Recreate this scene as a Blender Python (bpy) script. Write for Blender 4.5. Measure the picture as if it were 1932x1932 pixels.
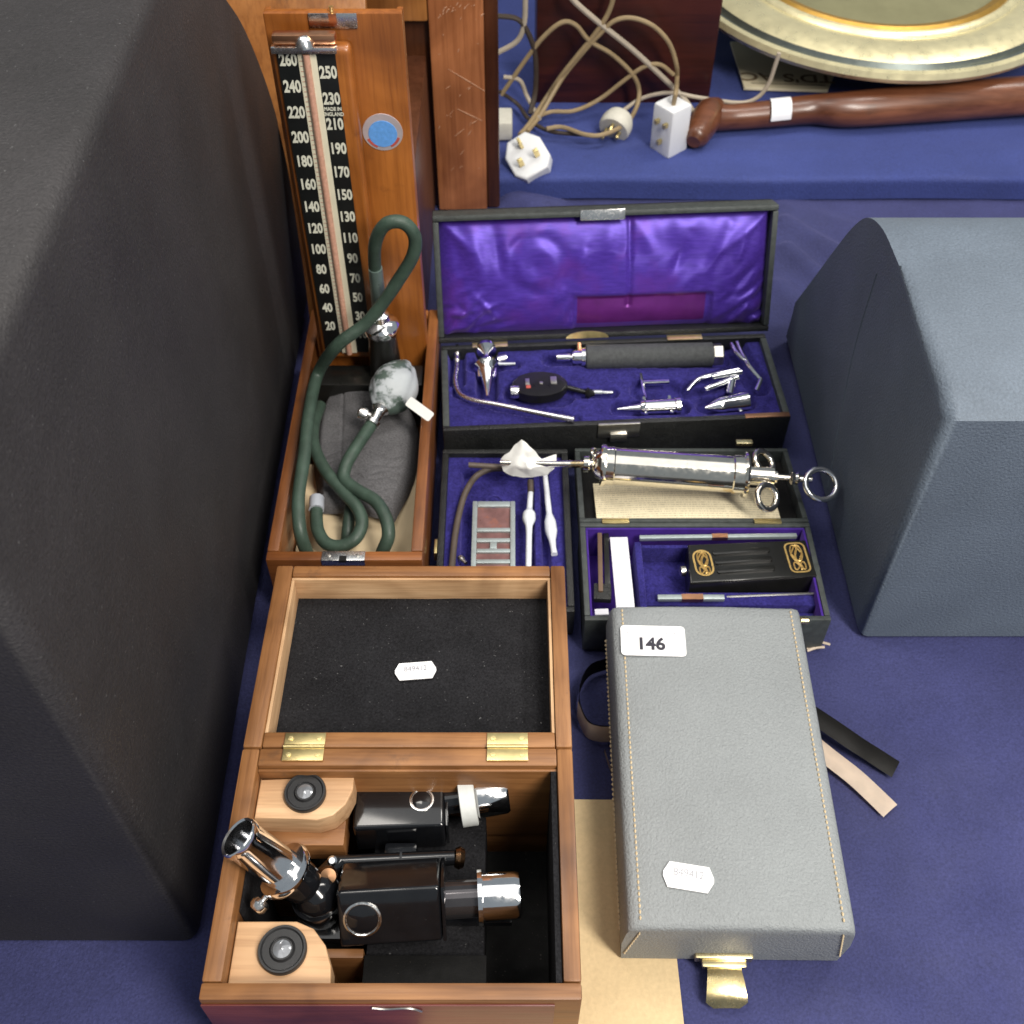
import bpy, bmesh, math, random
from mathutils import Vector, Matrix, noise
random.seed(7)
R = math.radians
scene = bpy.context.scene
for o in list(bpy.data.objects): bpy.data.objects.remove(o, do_unlink=True)

# ------------------------------------------------------------------ camera, world, lamps, exposure
FPX, TH, HC = 2100.0, R(49.3), 0.80          # focal length in 1932-px units, pitch below horizon, camera height
cam_d = bpy.data.cameras.new('camera'); cam = bpy.data.objects.new('camera', cam_d)
scene.collection.objects.link(cam); scene.camera = cam
cam.location = (0, 0, HC); cam.rotation_euler = (math.pi/2 - TH, 0, 0)
cam_d.sensor_width = 36; cam_d.lens = FPX/1932*36; cam_d.clip_start = .02; cam_d.clip_end = 50
cam_d.dof.use_dof = True; cam_d.dof.focus_distance = .72; cam_d.dof.aperture_fstop = 14
world = bpy.data.worlds.new('World'); scene.world = world; world.use_nodes = True
world.node_tree.nodes['Background'].inputs[0].default_value = (.82, .92, 1, 1)
world.node_tree.nodes['Background'].inputs[1].default_value = .24
def lamp(name, loc, target, sx, sy, power, col):
    d = bpy.data.lights.new(name, 'AREA'); d.shape = 'RECTANGLE'; d.size = sx; d.size_y = sy
    d.energy = power; d.color = col
    o = bpy.data.objects.new(name, d); scene.collection.objects.link(o); o.location = loc
    o.rotation_euler = (Vector(target)-Vector(loc)).to_track_quat('-Z', 'Y').to_euler()
lamp('ceiling_lamp', (.95, -.65, 2.0), (.05, .55, 0), .40, 1.4, 62, (1, .94, .86))
lamp('ceiling_lamp', (-.75, .95, 2.3), (0, .7, 0), .34, 1.3, 11, (1, .94, .86))
lamp('ceiling_lamp', (1.35, 1.5, 2.3), (.3, .9, 0), .34, 1.3, 19, (1, .95, .88))
lamp('ceiling_glow', (0, .7, 2.7), (0, .7, 0), 2.6, 2.6, 21, (1, .97, .93))
scene.view_settings.view_transform = 'Standard'; scene.view_settings.look = 'None'
scene.view_settings.exposure = 0.2; scene.view_settings.gamma = 1
scene.render.resolution_x = scene.render.resolution_y = 1024
scene.render.engine = 'CYCLES'; scene.cycles.caustics_reflective = False; scene.cycles.caustics_refractive = False

# ------------------------------------------------------------------ photo direction -> place
CT, ST = math.cos(TH), math.sin(TH)
def ray(u, v):
    a = (u-966)/FPX; b = (966-v)/FPX
    return Vector((a, CT+b*ST, -ST+b*CT))
EYE = Vector((0, 0, HC))
def P(u, v, z=0.0): d = ray(u, v); return EYE + d*((z-HC)/d.z)
def Y(u, v, y): d = ray(u, v); return EYE + d*(y/d.y)
def PX(p): return ((p.y*CT-(p.z-HC)*ST))/FPX          # metres per photo pixel at p

# ------------------------------------------------------------------ mesh helpers
def box(bm, x0, x1, y0, y1, z0, z1, bev=0, M=None, seg=2):
    vs = [bm.verts.new(Vector((x, y, z))) for x in (x0, x1) for y in (y0, y1) for z in (z0, z1)]
    fs = [bm.faces.new([vs[i] for i in f]) for f in ((0,1,3,2),(4,6,7,5),(0,4,5,1),(2,3,7,6),(0,2,6,4),(1,5,7,3))]
    if M is not None:
        for v in vs: v.co = M @ v.co
    if bev:
        es = list({e for f in fs for e in f.edges})
        bmesh.ops.bevel(bm, geom=es, offset=bev, segments=seg, profile=.6, affect='EDGES')
def prism(bm, pts, z0, z1, M=None, bev=0, seg=2):
    a = [bm.verts.new(Vector((p[0], p[1], z0))) for p in pts]; b = [bm.verts.new(Vector((p[0], p[1], z1))) for p in pts]
    n = len(pts); fs = [bm.faces.new(a[::-1]), bm.faces.new(b)]
    for i in range(n): fs.append(bm.faces.new([a[i], a[(i+1) % n], b[(i+1) % n], b[i]]))
    if M is not None:
        for v in a+b: v.co = M @ v.co
    if bev:
        es = list({e for f in fs[:2] for e in f.edges})
        bmesh.ops.bevel(bm, geom=es, offset=bev, segments=seg, profile=.6, affect='EDGES')
def sp(pts, n=8):
    pts = [Vector(p) for p in pts]; q = [pts[0]*2-pts[1]] + pts + [pts[-1]*2-pts[-2]]; out = []
    for i in range(1, len(q)-2):
        p0, p1, p2, p3 = q[i-1], q[i], q[i+1], q[i+2]
        for k in range(n):
            t = k/n
            out.append(.5*((2*p1)+(p2-p0)*t+(2*p0-5*p1+4*p2-p3)*t*t+(3*p1-p0-3*p2+p3)*t**3))
    out.append(pts[-1]); return out
def lerp_list(vals, m):
    out = []
    for i in range(m):
        t = i/(m-1)*(len(vals)-1); k = min(int(t), len(vals)-2); out.append(vals[k]+(vals[k+1]-vals[k])*(t-k))
    return out
def tube(bm, pts, r, seg=10, cap=True, closed=False, flat=1.0):
    pts = [Vector(p) for p in pts]; n = len(pts)
    rs = [r]*n if not isinstance(r, (list, tuple)) else lerp_list(list(r), n)
    T = []
    for i in range(n):
        if closed: d = pts[(i+1) % n]-pts[i-1]
        else: d = pts[min(i+1, n-1)]-pts[max(i-1, 0)]
        T.append(d.normalized())
    up = Vector((0, 0, 1)) if abs(T[0].z) < .9 else Vector((0, 1, 0))
    N = (up-T[0]*up.dot(T[0])).normalized(); rings = []
    for i in range(n):
        N = (N-T[i]*N.dot(T[i])).normalized(); B = T[i].cross(N)
        rings.append([bm.verts.new(pts[i]+(N*math.cos(2*math.pi*k/seg)*flat+B*math.sin(2*math.pi*k/seg))*rs[i]) for k in range(seg)])
    m = n if closed else n-1
    for i in range(m):
        a, b = rings[i], rings[(i+1) % n]
        for k in range(seg): bm.faces.new([a[k], a[(k+1) % seg], b[(k+1) % seg], b[k]])
    if cap and not closed: bm.faces.new(rings[0][::-1]); bm.faces.new(rings[-1])
def lathe(bm, prof, o, ax, seg=28, cap=True, sx=1.0):
    o = Vector(o); ax = Vector(ax).normalized()
    up = Vector((0, 0, 1)) if abs(ax.z) < .9 else Vector((1, 0, 0))
    N = (up-ax*up.dot(ax)).normalized(); B = ax.cross(N); rings = []
    for h, r in prof:
        r = max(r, 1e-5)
        rings.append([bm.verts.new(o+ax*h+(N*math.cos(2*math.pi*k/seg)+B*math.sin(2*math.pi*k/seg)*sx)*r) for k in range(seg)])
    for a, b in zip(rings, rings[1:]):
        for k in range(seg): bm.faces.new([a[k], a[(k+1) % seg], b[(k+1) % seg], b[k]])
    if cap: bm.faces.new(rings[0][::-1]); bm.faces.new(rings[-1])
def torus(bm, c, n, Rr, r, seg=36, s2=10, sx=1.0):
    n = Vector(n).normalized(); up = Vector((0, 0, 1)) if abs(n.z) < .9 else Vector((1, 0, 0))
    A = (up-n*up.dot(n)).normalized(); B = n.cross(A)
    tube(bm, [Vector(c)+(A*math.cos(2*math.pi*k/seg)+B*math.sin(2*math.pi*k/seg)*sx)*Rr for k in range(seg)], r, s2, closed=True)
def hf(bm, nx, ny, fn):
    g = [[bm.verts.new(fn(i/nx, j/ny)) for j in range(ny+1)] for i in range(nx+1)]
    for i in range(nx):
        for j in range(ny): bm.faces.new([g[i][j], g[i+1][j], g[i+1][j+1], g[i][j+1]])
def rr(w, h, r, n=5, cx=0, cy=0):
    out = []
    for sx, sy, a0 in ((1, 1, 0), (-1, 1, 90), (-1, -1, 180), (1, -1, 270)):
        for k in range(n+1):
            a = R(a0+90*k/n); out.append((cx+sx*(w/2-r)+r*math.cos(a), cy+sy*(h/2-r)+r*math.sin(a)))
    return out
def ell(a, b, n=28): return [(a*math.cos(2*math.pi*k/n), b*math.sin(2*math.pi*k/n)) for k in range(n)]
def frame(o, ex, ey):
    ex = Vector(ex).normalized(); ez = ex.cross(Vector(ey)).normalized(); ey = ez.cross(ex); o = Vector(o)
    return Matrix(((ex.x, ey.x, ez.x, o.x), (ex.y, ey.y, ez.y, o.y), (ex.z, ey.z, ez.z, o.z), (0, 0, 0, 1)))
def nz(x, y, z=0.0): return noise.noise(Vector((x, y, z)))

# ------------------------------------------------------------------ object helpers
MW = {}
def mesh_obj(name, bm, mat, M, parent=None, ang=38, flat=False):
    bmesh.ops.recalc_face_normals(bm, faces=bm.faces[:])
    if M is not None: bm.transform(M.inverted())
    if not flat:
        for f in bm.faces: f.smooth = True
        ca = R(ang)
        for e in bm.edges:
            if len(e.link_faces) == 2 and e.calc_face_angle(0) > ca: e.smooth = False
    me = bpy.data.meshes.new(name); bm.to_mesh(me); bm.free()
    if mat: me.materials.append(mat)
    o = bpy.data.objects.new(name, me); scene.collection.objects.link(o)
    if parent: o.parent = parent
    MW[o] = M if M is not None else Matrix.Identity(4)
    return o
def props(o, label=None, cat=None, group=None, kind=None):
    for k, v in (('label', label), ('category', cat), ('group', group), ('kind', kind)):
        if v: o[k] = v
    return o
def thing(name, label, cat, loc, group=None):
    o = bpy.data.objects.new(name, None); scene.collection.objects.link(o); o.empty_display_size = .02
    o.location = loc; MW[o] = Matrix.Translation(Vector(loc)); return props(o, label, cat, group)
class B:                                               # builder: with shapes in world space, saved as one part
    def __init__(s): s.bm = bmesh.new()
    def __getattr__(s, k):
        f = globals()[k]
        def g(*a, **kw): f(s.bm, *a, **kw); return s
        return g
    def part(s, name, mat, parent, ang=38, flat=False): return mesh_obj(name, s.bm, mat, MW[parent], parent, ang, flat)
    def solo(s, name, mat, label, cat, loc, group=None, ang=38, flat=False):
        M = Matrix.Translation(Vector(loc)); o = mesh_obj(name, s.bm, mat, M, None, ang, flat); o.location = loc
        return props(o, label, cat, group)
    def struct(s, name, mat, ang=38): return props(mesh_obj(name, s.bm, mat, None, None, ang), kind='structure')
def text(s, size, M, mat, parent, name='lettering', bold=0.0, sx=1.0, align='CENTER', ext=.00008):
    cu = bpy.data.curves.new('t', 'FONT'); cu.body = s; cu.size = size; cu.align_x = align; cu.align_y = 'CENTER'
    cu.offset = bold*size; cu.extrude = ext; cu.resolution_u = 3
    t = bpy.data.objects.new('t', cu); scene.collection.objects.link(t); bpy.context.view_layer.update()
    me = bpy.data.meshes.new_from_object(t); bpy.data.objects.remove(t); me.name = name
    me.transform(Matrix.Diagonal((sx, 1, 1, 1))); me.transform(MW[parent].inverted() @ M)
    me.materials.clear(); me.materials.append(mat)
    o = bpy.data.objects.new(name, me); scene.collection.objects.link(o); o.parent = parent; MW[o] = MW[parent]; return o

# ------------------------------------------------------------------ materials (all procedural)
def nodes(name):
    m = bpy.data.materials.new(name); m.use_nodes = True; nt = m.node_tree
    return m, nt, nt.nodes['Principled BSDF']
def _noise(nt, co, scale, detail=4, rough=.55, sc=None, dist=0):
    n = nt.nodes.new('ShaderNodeTexNoise'); n.inputs['Scale'].default_value = scale
    n.inputs['Detail'].default_value = detail; n.inputs['Roughness'].default_value = rough; n.inputs['Distortion'].default_value = dist
    if sc:
        mp = nt.nodes.new('ShaderNodeMapping'); mp.inputs['Scale'].default_value = sc
        nt.links.new(co, mp.inputs[0]); co = mp.outputs[0]
    nt.links.new(co, n.inputs['Vector']); return n.outputs['Fac']
def _ramp(nt, fac, stops):
    r = nt.nodes.new('ShaderNodeValToRGB'); e = r.color_ramp.elements
    while len(e) < len(stops): e.new(.5)
    for el, (p, c) in zip(e, stops): el.position = p; el.color = (*c, 1) if len(c) == 3 else c
    nt.links.new(fac, r.inputs[0]); return r.outputs[0]
def _mix(nt, fac, a, b, mode='MIX'):
    m = nt.nodes.new('ShaderNodeMix'); m.data_type = 'RGBA'; m.blend_type = mode
    for s, i in ((fac, 0), (a, 6), (b, 7)):
        if hasattr(s, 'is_linked'): nt.links.new(s, m.inputs[i])
        elif i == 0: m.inputs[0].default_value = s
        else: m.inputs[i].default_value = (*s, 1)
    return m.outputs[2]
def mul(c, k): return tuple(min(1, x*k) for x in c)
def mat(name, c, r=.5, m=0, var=.12, vs=60, bump=0, bs=900, coat=0, sheen=0, sheen_t=None, trans=0, spec=.5, specks=0, speckc=(.5, .5, .5), alpha=1, rv=.1, aniso=0, ior=1.45, stain=None, grain=0, gsc=450):
    M_, nt, b = nodes(name); tc = nt.nodes.new('ShaderNodeTexCoord'); co = tc.outputs['Object']
    f = _noise(nt, co, vs); col = _ramp(nt, f, [(.25, mul(c, 1-var)), (.75, mul(c, 1+var))])
    if stain:
        sc_, sth, scol = stain
        f3 = _noise(nt, co, sc_, 6, .6); k = _ramp(nt, f3, [(sth, (0, 0, 0)), (sth+.05, (1, 1, 1))]); col = _mix(nt, k, col, scol)
    if grain:
        f6 = _noise(nt, co, gsc, 2, .6); col = _mix(nt, 1.0, col, _ramp(nt, f6, [(.28, (1-grain,)*3), (.72, (1+grain,)*3)]), 'MULTIPLY')
    if specks:
        f2 = _noise(nt, co, specks, 2, .5); k = _ramp(nt, f2, [(.70, (0, 0, 0)), (.78, (1, 1, 1))]); col = _mix(nt, k, col, speckc)
    nt.links.new(col, b.inputs['Base Color'])
    b.inputs['Metallic'].default_value = m; b.inputs['IOR'].default_value = ior
    f4 = _noise(nt, co, vs*2.3, 5); rr_ = _ramp(nt, f4, [(.3, (max(.02, r-rv*r),)*3), (.7, (min(1, r+rv*r),)*3)]); nt.links.new(rr_, b.inputs['Roughness'])
    b.inputs['Coat Weight'].default_value = coat; b.inputs['Coat Roughness'].default_value = .12
    b.inputs['Sheen Weight'].default_value = sheen; b.inputs['Sheen Roughness'].default_value = .4
    if sheen_t: b.inputs['Sheen Tint'].default_value = (*sheen_t, 1)
    b.inputs['Transmission Weight'].default_value = trans; b.inputs['Specular IOR Level'].default_value = spec
    b.inputs['Alpha'].default_value = alpha; b.inputs['Anisotropic'].default_value = aniso
    if bump:
        bn = nt.nodes.new('ShaderNodeBump'); bn.inputs['Strength'].default_value = bump; bn.inputs['Distance'].default_value = .001
        nt.links.new(_noise(nt, co, bs, 3), bn.inputs['Height']); nt.links.new(bn.outputs[0], b.inputs['Normal'])
    return M_
def wood(name, c1, c2, axis, gs=1.0, r=.4, coat=.2, dirt=(.05, .03, .02), dirt_t=.66):
    M_, nt, b = nodes(name); tc = nt.nodes.new('ShaderNodeTexCoord'); co = tc.outputs['Object']
    sc = [52*gs]*3; sc[axis] = 6*gs; sf = [420*gs]*3; sf[axis] = 16*gs
    f = _noise(nt, co, 1, 5, .6, sc, .8); f2 = _noise(nt, co, 1, 3, .6, sf)
    col = _ramp(nt, f, [(.28, c1), (.52, tuple((a+b_)/2 for a, b_ in zip(c1, c2))), (.74, c2)])
    fine = _ramp(nt, f2, [(.3, (.66, .60, .55)), (.55, (1, 1, 1))]); col = _mix(nt, .75, col, fine, 'MULTIPLY')
    big = _noise(nt, co, 9*gs, 3, .5, None, 1.2); col = _mix(nt, 1.0, col, _ramp(nt, big, [(.30, (.55, .50, .46)), (.50, (.95, .93, .9)), (.70, (1.25, 1.28, 1.3))]), 'MULTIPLY')
    f3 = _noise(nt, co, 22*gs, 6, .65); k = _ramp(nt, f3, [(dirt_t, (0, 0, 0)), (dirt_t+.14, (1, 1, 1))]); col = _mix(nt, k, col, dirt)
    nt.links.new(col, b.inputs['Base Color'])
    rg = _ramp(nt, f, [(.3, (r*.85,)*3), (.7, (min(1, r*1.2),)*3)]); nt.links.new(rg, b.inputs['Roughness'])
    b.inputs['Coat Weight'].default_value = coat; b.inputs['Coat Roughness'].default_value = .2
    bn = nt.nodes.new('ShaderNodeBump'); bn.inputs['Strength'].default_value = .25; bn.inputs['Distance'].default_value = .0006
    nt.links.new(f2, bn.inputs['Height']); nt.links.new(bn.outputs[0], b.inputs['Normal']); return M_

OAK1, OAK2 = (.20, .085, .028), (.36, .165, .058)
oak_x = wood('oak_x', OAK1, OAK2, 0, r=.45, coat=.1, dirt=(.10, .05, .025), dirt_t=.60); oak_y = wood('oak_y', OAK1, OAK2, 1, r=.45, coat=.1, dirt=(.10, .05, .025), dirt_t=.60); oak_z = wood('oak_z', OAK1, OAK2, 2, r=.45, coat=.1)
pale_x = wood('pale_wood_x', (.52, .31, .16), (.70, .47, .27), 0, r=.55, coat=0, dirt=(.25, .12, .05)); pale_y = wood('pale_wood_y', (.52, .31, .16), (.70, .47, .27), 1, r=.55, coat=0, dirt=(.25, .12, .05))
pine = wood('pine_block', (.66, .40, .21), (.80, .54, .32), 0, .6, r=.5, coat=.05, dirt=(.45, .24, .1), dirt_t=.8)
maroon = wood('maroon_veneer', (.13, .03, .026), (.20, .05, .04), 0, r=.35, coat=.3, dirt=(.05, .02, .02))
MAH1, MAH2 = (.27, .085, .016), (.47, .16, .030)
mah_z = wood('mahogany_z', MAH1, MAH2, 2, .7, r=.32, coat=.45, dirt=(.12, .035, .01), dirt_t=.62)
mah_y = wood('mahogany_y', (.12, .04, .012), (.30, .11, .03), 1, .8, r=.38, coat=.3); mah_x = wood('mahogany_x', (.14, .045, .012), (.34, .12, .03), 0, .8, r=.38, coat=.3)
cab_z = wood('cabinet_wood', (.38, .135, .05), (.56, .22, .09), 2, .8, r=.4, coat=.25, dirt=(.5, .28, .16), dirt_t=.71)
cabd_z = wood('cabinet_panel_wood', (.05, .016, .006), (.11, .035, .013), 2, .8, r=.4, coat=.2)  # darkened so the block in the gap reads as shade
board_z = wood('shaped_board_wood', (.30, .11, .025), (.47, .20, .055), 2, .6, r=.4, coat=.3)
redbox = wood('dark_red_wood', (.030, .006, .003), (.075, .012, .005), 0, .6, r=.45, coat=.1)
clubw = wood('club_wood', (.09, .03, .014), (.25, .09, .04), 0, .7, r=.35, coat=.3)
cloth = mat('navy_cloth', (.037, .041, .128), .85, var=.25, vs=9, bump=.8, bs=420, grain=.22, gsc=520, sheen=.25, sheen_t=(.5, .5, 1))
cloth_r = mat('riser_cloth', (.040, .058, .22), .8, var=.2, vs=7, bump=.8, bs=420, grain=.2, gsc=520, sheen=.3, sheen_t=(.4, .5, 1))
darkcase = mat('charcoal_leathercloth', (.027, .025, .0265), .6, var=.25, vs=9, bump=.8, bs=480, grain=.25, gsc=500, specks=420, speckc=(.10, .10, .10))
bluecase = mat('slate_blue_leathercloth', (.125, .155, .195), .6, var=.18, vs=9, bump=.8, bs=480, grain=.16, gsc=500)
greyvin = mat('grey_leatherette', (.25, .268, .275), .52, var=.08, vs=14, bump=1.0, bs=560, grain=.09, gsc=640, spec=.4)
thread = mat('cream_thread', (.62, .50, .32), .8)
blackl = mat('black_leatherette', (.014, .015, .015), .45, var=.3, vs=80, bump=.9, bs=650, grain=.3)
edgegrey = mat('worn_leatherette_edge', (.05, .058, .056), .5, var=.3, vs=160, bump=.4, bs=1100)
felt = mat('black_felt', (.017, .017, .019), .95, var=.25, vs=30, bump=.6, bs=900, grain=.4, gsc=600, specks=420, speckc=(.12, .12, .12), spec=.1)
blackpad = mat('black_lining', (.008, .008, .008), .7, var=.3, vs=60, bump=.3, specks=600, speckc=(.08, .07, .06), spec=.2)
velvet = mat('blue_velvet', (.028, .024, .145), .9, var=.3, vs=70, bump=.9, bs=600, grain=.35, gsc=420, sheen=.5, sheen_t=(.35, .3, 1), spec=.1)
velvetp = mat('violet_velvet', (.05, .018, .22), .7, var=.25, vs=80, bump=.3, sheen=.6, sheen_t=(.5, .3, 1), spec=.2)
chrome = mat('chrome', (.93, .93, .94), .10, 1, var=.04, vs=150, rv=.5)
chromes = mat('worn_chrome', (.90, .89, .87), .22, 1, var=.08, vs=200, rv=.5, bump=.05, bs=1500)
steel = mat('dull_nickel', (.62, .60, .55), .33, 1, var=.15, vs=200)
brass = mat('brass', (.84, .68, .32), .34, 1, var=.10, vs=120)
brassp = mat('polished_brass', (.84, .72, .42), .26, 1, var=.08, vs=120)
gilt = mat('gilt_print', (.62, .42, .15), .42, .7, var=.2, vs=400)
ebony = mat('gloss_black_enamel', (.006, .0065, .008), .12, var=.3, coat=.6, specks=900, speckc=(.03, .03, .03))
ebonite = mat('black_ebonite', (.010, .010, .009), .3, var=.3, coat=.3)
bakel = mat('black_eyepiece', (.02, .02, .021), .38, var=.2)
lens = mat('lens_glass', (.30, .31, .33), .10, .5, var=.3, vs=300, coat=1)
ivory = mat('frosted_white_ring', (.68, .70, .68), .55, var=.06, vs=300)
white = mat('white_label', (.86, .86, .87), .6, var=.02)
ink = mat('black_ink', (.03, .028, .04), .6); inkg = mat('faint_grey_ink', (.36, .36, .39), .7); inkp = mat('faint_pencil', (.30, .30, .34), .7)
scaleb = mat('scale_black', (.008, .009, .009), .35, var=.3); cream = mat('scale_cream', (.70, .66, .50), .5, var=.08); lettr = mat('scale_lettering', (.72, .72, .60), .5)
merc = mat('reddish_glass_tube', (.62, .34, .24), .25, var=.2, vs=300, coat=.5)
hose = mat('green_rubber', (.042, .070, .052), .5, var=.3, vs=70, bump=.25, bs=700, specks=500, speckc=(.09, .12, .10), rv=.3)
bulbm = mat('perished_grey_rubber', (.40, .43, .45), .5, var=.06, vs=60, stain=(26, .505, (.07, .10, .085)))
cuffm = mat('grey_cotton', (.115, .113, .118), .95, var=.12, vs=60, bump=1, bs=800, spec=.1, grain=.3, gsc=700)
paper = mat('cream_paper', (.66, .53, .34), .85, var=.06, vs=40); kraft = mat('kraft_paper', (.64, .49, .28), .8, var=.06, vs=25, bump=.3, bs=300, grain=.06, gsc=300)
oldpap = mat('aged_printed_paper', (.80, .71, .49), .85, var=.08, vs=30)
tissue = mat('white_tissue', (.80, .80, .77), .8, var=.04)
rubberb = mat('brown_rubber', (.085, .065, .052), .5, var=.2, vs=120)
glassw = mat('white_glass', (.72, .75, .80), .15, var=.08, vs=200, coat=.5)
copperp = mat('copper_glass', (.20, .10, .095), .3, .2, var=.35, vs=90, coat=.5, stain=(70, .60, (.27, .115, .09)))
greymet = mat('grey_metal_frame', (.42, .48, .48), .4, .6, var=.1, vs=200)
copperm = mat('copper', (.72, .36, .2), .3, 1)
cablem = mat('tan_flex', (.30, .22, .12), .5, var=.15, vs=60); cabled = mat('dark_flex', (.05, .035, .025), .5); cablel = mat('grey_flex', (.42, .36, .28), .5)
plugw = mat('white_plug', (.80, .81, .82), .4, var=.03); plugc = mat('cream_plug', (.60, .58, .50), .45, var=.1, vs=90)
leathert = mat('tan_leather', (.80, .68, .56), .6, var=.12); leatherk = mat('black_leather', (.012, .011, .010), .5)
bluest = mat('blue_sticker', (.13, .36, .80), .45, var=.15, vs=300); redst = mat('red_sticker_ring', (.50, .10, .08), .45); stickw = mat('silver_sticker_ring', (.74, .66, .68), .35, .5)
dialm = mat('green_gold_dial', (.33, .31, .17), .35, .4, var=.12, vs=30); goldr = mat('orange_gilt', (.62, .36, .08), .35, .8)
silverg = mat('pale_gold_metal', (.92, .82, .50), .34, .65, var=.1, vs=30, rv=.3); darkg = mat('grey_groove', (.20, .23, .22), .35, .8)
string = mat('cream_string', (.66, .55, .44), .9); whitep = mat('white_card', (.74, .74, .80), .6, var=.04); brownr = mat('brown_rod', (.13, .08, .05), .5)

# satin: shiny, tinted highlights, plus a magenta tone for a patch low in the lining
def satin_mat():
    M_, nt, b = nodes('violet_satin'); tc = nt.nodes.new('ShaderNodeTexCoord'); co = tc.outputs['Object']
    f = _noise(nt, co, 1, 4, .6, (60, 500, 500)); col = _ramp(nt, f, [(.3, (.055, .022, .30)), (.7, (.095, .042, .44))])
    g = _noise(nt, co, 16, 4, .6); k = _ramp(nt, g, [(.5, (0, 0, 0)), (.75, (.8, .8, .8))]); col = _mix(nt, k, col, (.15, .03, .33))
    nt.links.new(col, b.inputs['Base Color']); b.inputs['Metallic'].default_value = .32
    b.inputs['Roughness'].default_value = .42; b.inputs['Anisotropic'].default_value = .5; b.inputs['Sheen Weight'].default_value = .3; b.inputs['Sheen Tint'].default_value = (.6, .4, 1, 1)
    return M_
satin = satin_mat(); satinm = mat('magenta_satin', (.15, .022, .22), .40, .4, var=.2, vs=60)

# ------------------------------------------------------------------ the setting
def seg_d(p, a, b):
    ab = b-a; t = max(0, min(1, (p-a).dot(ab)/ab.length_squared)); return (p-a-ab*t).length, t
folds = [(P(u1, v1).to_2d(), P(u2, v2).to_2d(), w, h) for u1, v1, u2, v2, w, h in
         ((1480, 425, 1640, 515, .016, .013), (1485, 470, 1590, 565, .013, .011), (1470, 540, 1550, 620, .016, .009), (1000, 392, 960, 378, .012, .012), (1050, 385, 985, 372, .012, .010), (1480, 395, 1640, 440, .02, .006))]
def cloth_f(s, t):
    x = -1.2+2.6*s; y = -.4+1.75*t; p = Vector((x, y)); z = -.0030+.0022*nz(x*7, y*7)+.0012*nz(x*19+3, y*11)+.0009*(1-abs(nz(x*9, y*14, 5)))**6
    for a, b_, w, h in folds:
        d, k = seg_d(p, a, b_); z += h*math.exp(-(d/w)**2)
    return Vector((x, y, z))
B().hf(560, 380, cloth_f).struct('table_cloth', cloth)
def riser_f(s, t):                                     # front drop, rounded lip, then the top
    x = -1.0+2.6*s; L = t*1.35; r = .008; h = .03
    yb = 1.204+.004*nz(x*5, 1)
    if L < h-r: y, z = yb, L
    elif L < h-r+r*1.57: a = (L-h+r)/r; y, z = yb+r*(1-math.cos(a)), h-r+r*math.sin(a)
    else: y, z = yb+r+(L-h+r-r*1.57), h
    z += (.0026*nz(x*4, y*9, 3)+.0012*nz(x*14, y*14, 5)+.0015*(1-abs(nz(x*5, y*11, 9)))**5-.001) if L > h else 0
    if L > h+.03: z += .006*math.exp(-((y-1.262-.02*nz(x*4, 7))/.016)**2)*(.5+.5*nz(x*5, 2))
    return Vector((x, y, z))
bm = bmesh.new(); rows = [0, .006, .012, .018, .022]+[.022+.0126*k/6 for k in range(1, 7)]+[.0346+1.3*k/110 for k in range(1, 111)]
NX = 160; g = [[bm.verts.new(riser_f(i/NX, L/1.35)) for L in rows] for i in range(NX+1)]
for i in range(NX):
    for j in range(len(rows)-1): bm.faces.new([g[i][j], g[i+1][j], g[i+1][j+1], g[i][j+1]])
props(mesh_obj('table_riser', bm, cloth_r, None), kind='structure')
RZ = .030

# ------------------------------------------------------------------ big upright cases at both sides
def side_case(name, label, prof, x0, x1, xs, mat_, r, smooth):
    # prof: (y, z) outline of the face towards the table's middle; extruded in x, every edge rounded
    k0, k1 = smooth; prof = prof[:k0]+[tuple(p) for p in sp([Vector((y, z, 0)) for y, z in prof[k0:k1]], 5)]+prof[k1:]; prof = [(p[0], p[1]) for p in prof]
    loc = (x0, prof[0][0], 0); t = thing(name, label, 'case', loc)
    b = bmesh.new()
    fr = [b.verts.new((x0+xs*(y-.275), y, z)) for y, z in prof]; bk = [b.verts.new((x1+xs*(y-.275), y, z)) for y, z in prof]
    n = len(prof); fs = [b.faces.new(fr), b.faces.new(bk[::-1])]
    for i in range(n): fs.append(b.faces.new([fr[i], bk[i], bk[(i+1) % n], fr[(i+1) % n]]))
    bmesh.ops.bevel(b, geom=list({e for f in fs[:2] for e in f.edges}), offset=r, segments=4, profile=.5, affect='EDGES')
    mesh_obj('shell', b, mat_, MW[t], t, 50)
    return t
def arc(cy, cz, r, a0, a1, n=8): return [(cy+r*math.cos(R(a0+(a1-a0)*k/n)), cz+r*math.sin(R(a0+(a1-a0)*k/n))) for k in range(n+1)]
lp = [(.285, .002), (1.018, .002), (1.018, .09), (1.012, .168), (.994, .240), (.962, .304), (.924, .358), (.880, .402), (.845, .445), (.81, .475), (.765, .485), (.31, .485), (.285, .465)]
tL = side_case('upright_dark_case', 'tall charcoal leathercloth case standing upright beside the wooden boxes', lp, -.2205, -.62, -.012, darkcase, .012, (2, 9))
rp = [(.545, .002), (.940, .002), (.936, .045), (.893, .113), (.854, .176), (.821, .226), (.792, .256), (.752, .272), (.70, .276), (.57, .276), (.545, .262)]
tR = side_case('slope_sided_case', 'slate blue case with sloping far side standing beside the syringe', rp, .297, .62, 0, bluecase, .010, (2, 9))
B().tube(sp([(.2969, .70, .02), (.2969, .735, .15), (.2969, .738, .240)], 6), .0007, 6).part('seam', bluecase, tR)

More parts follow.
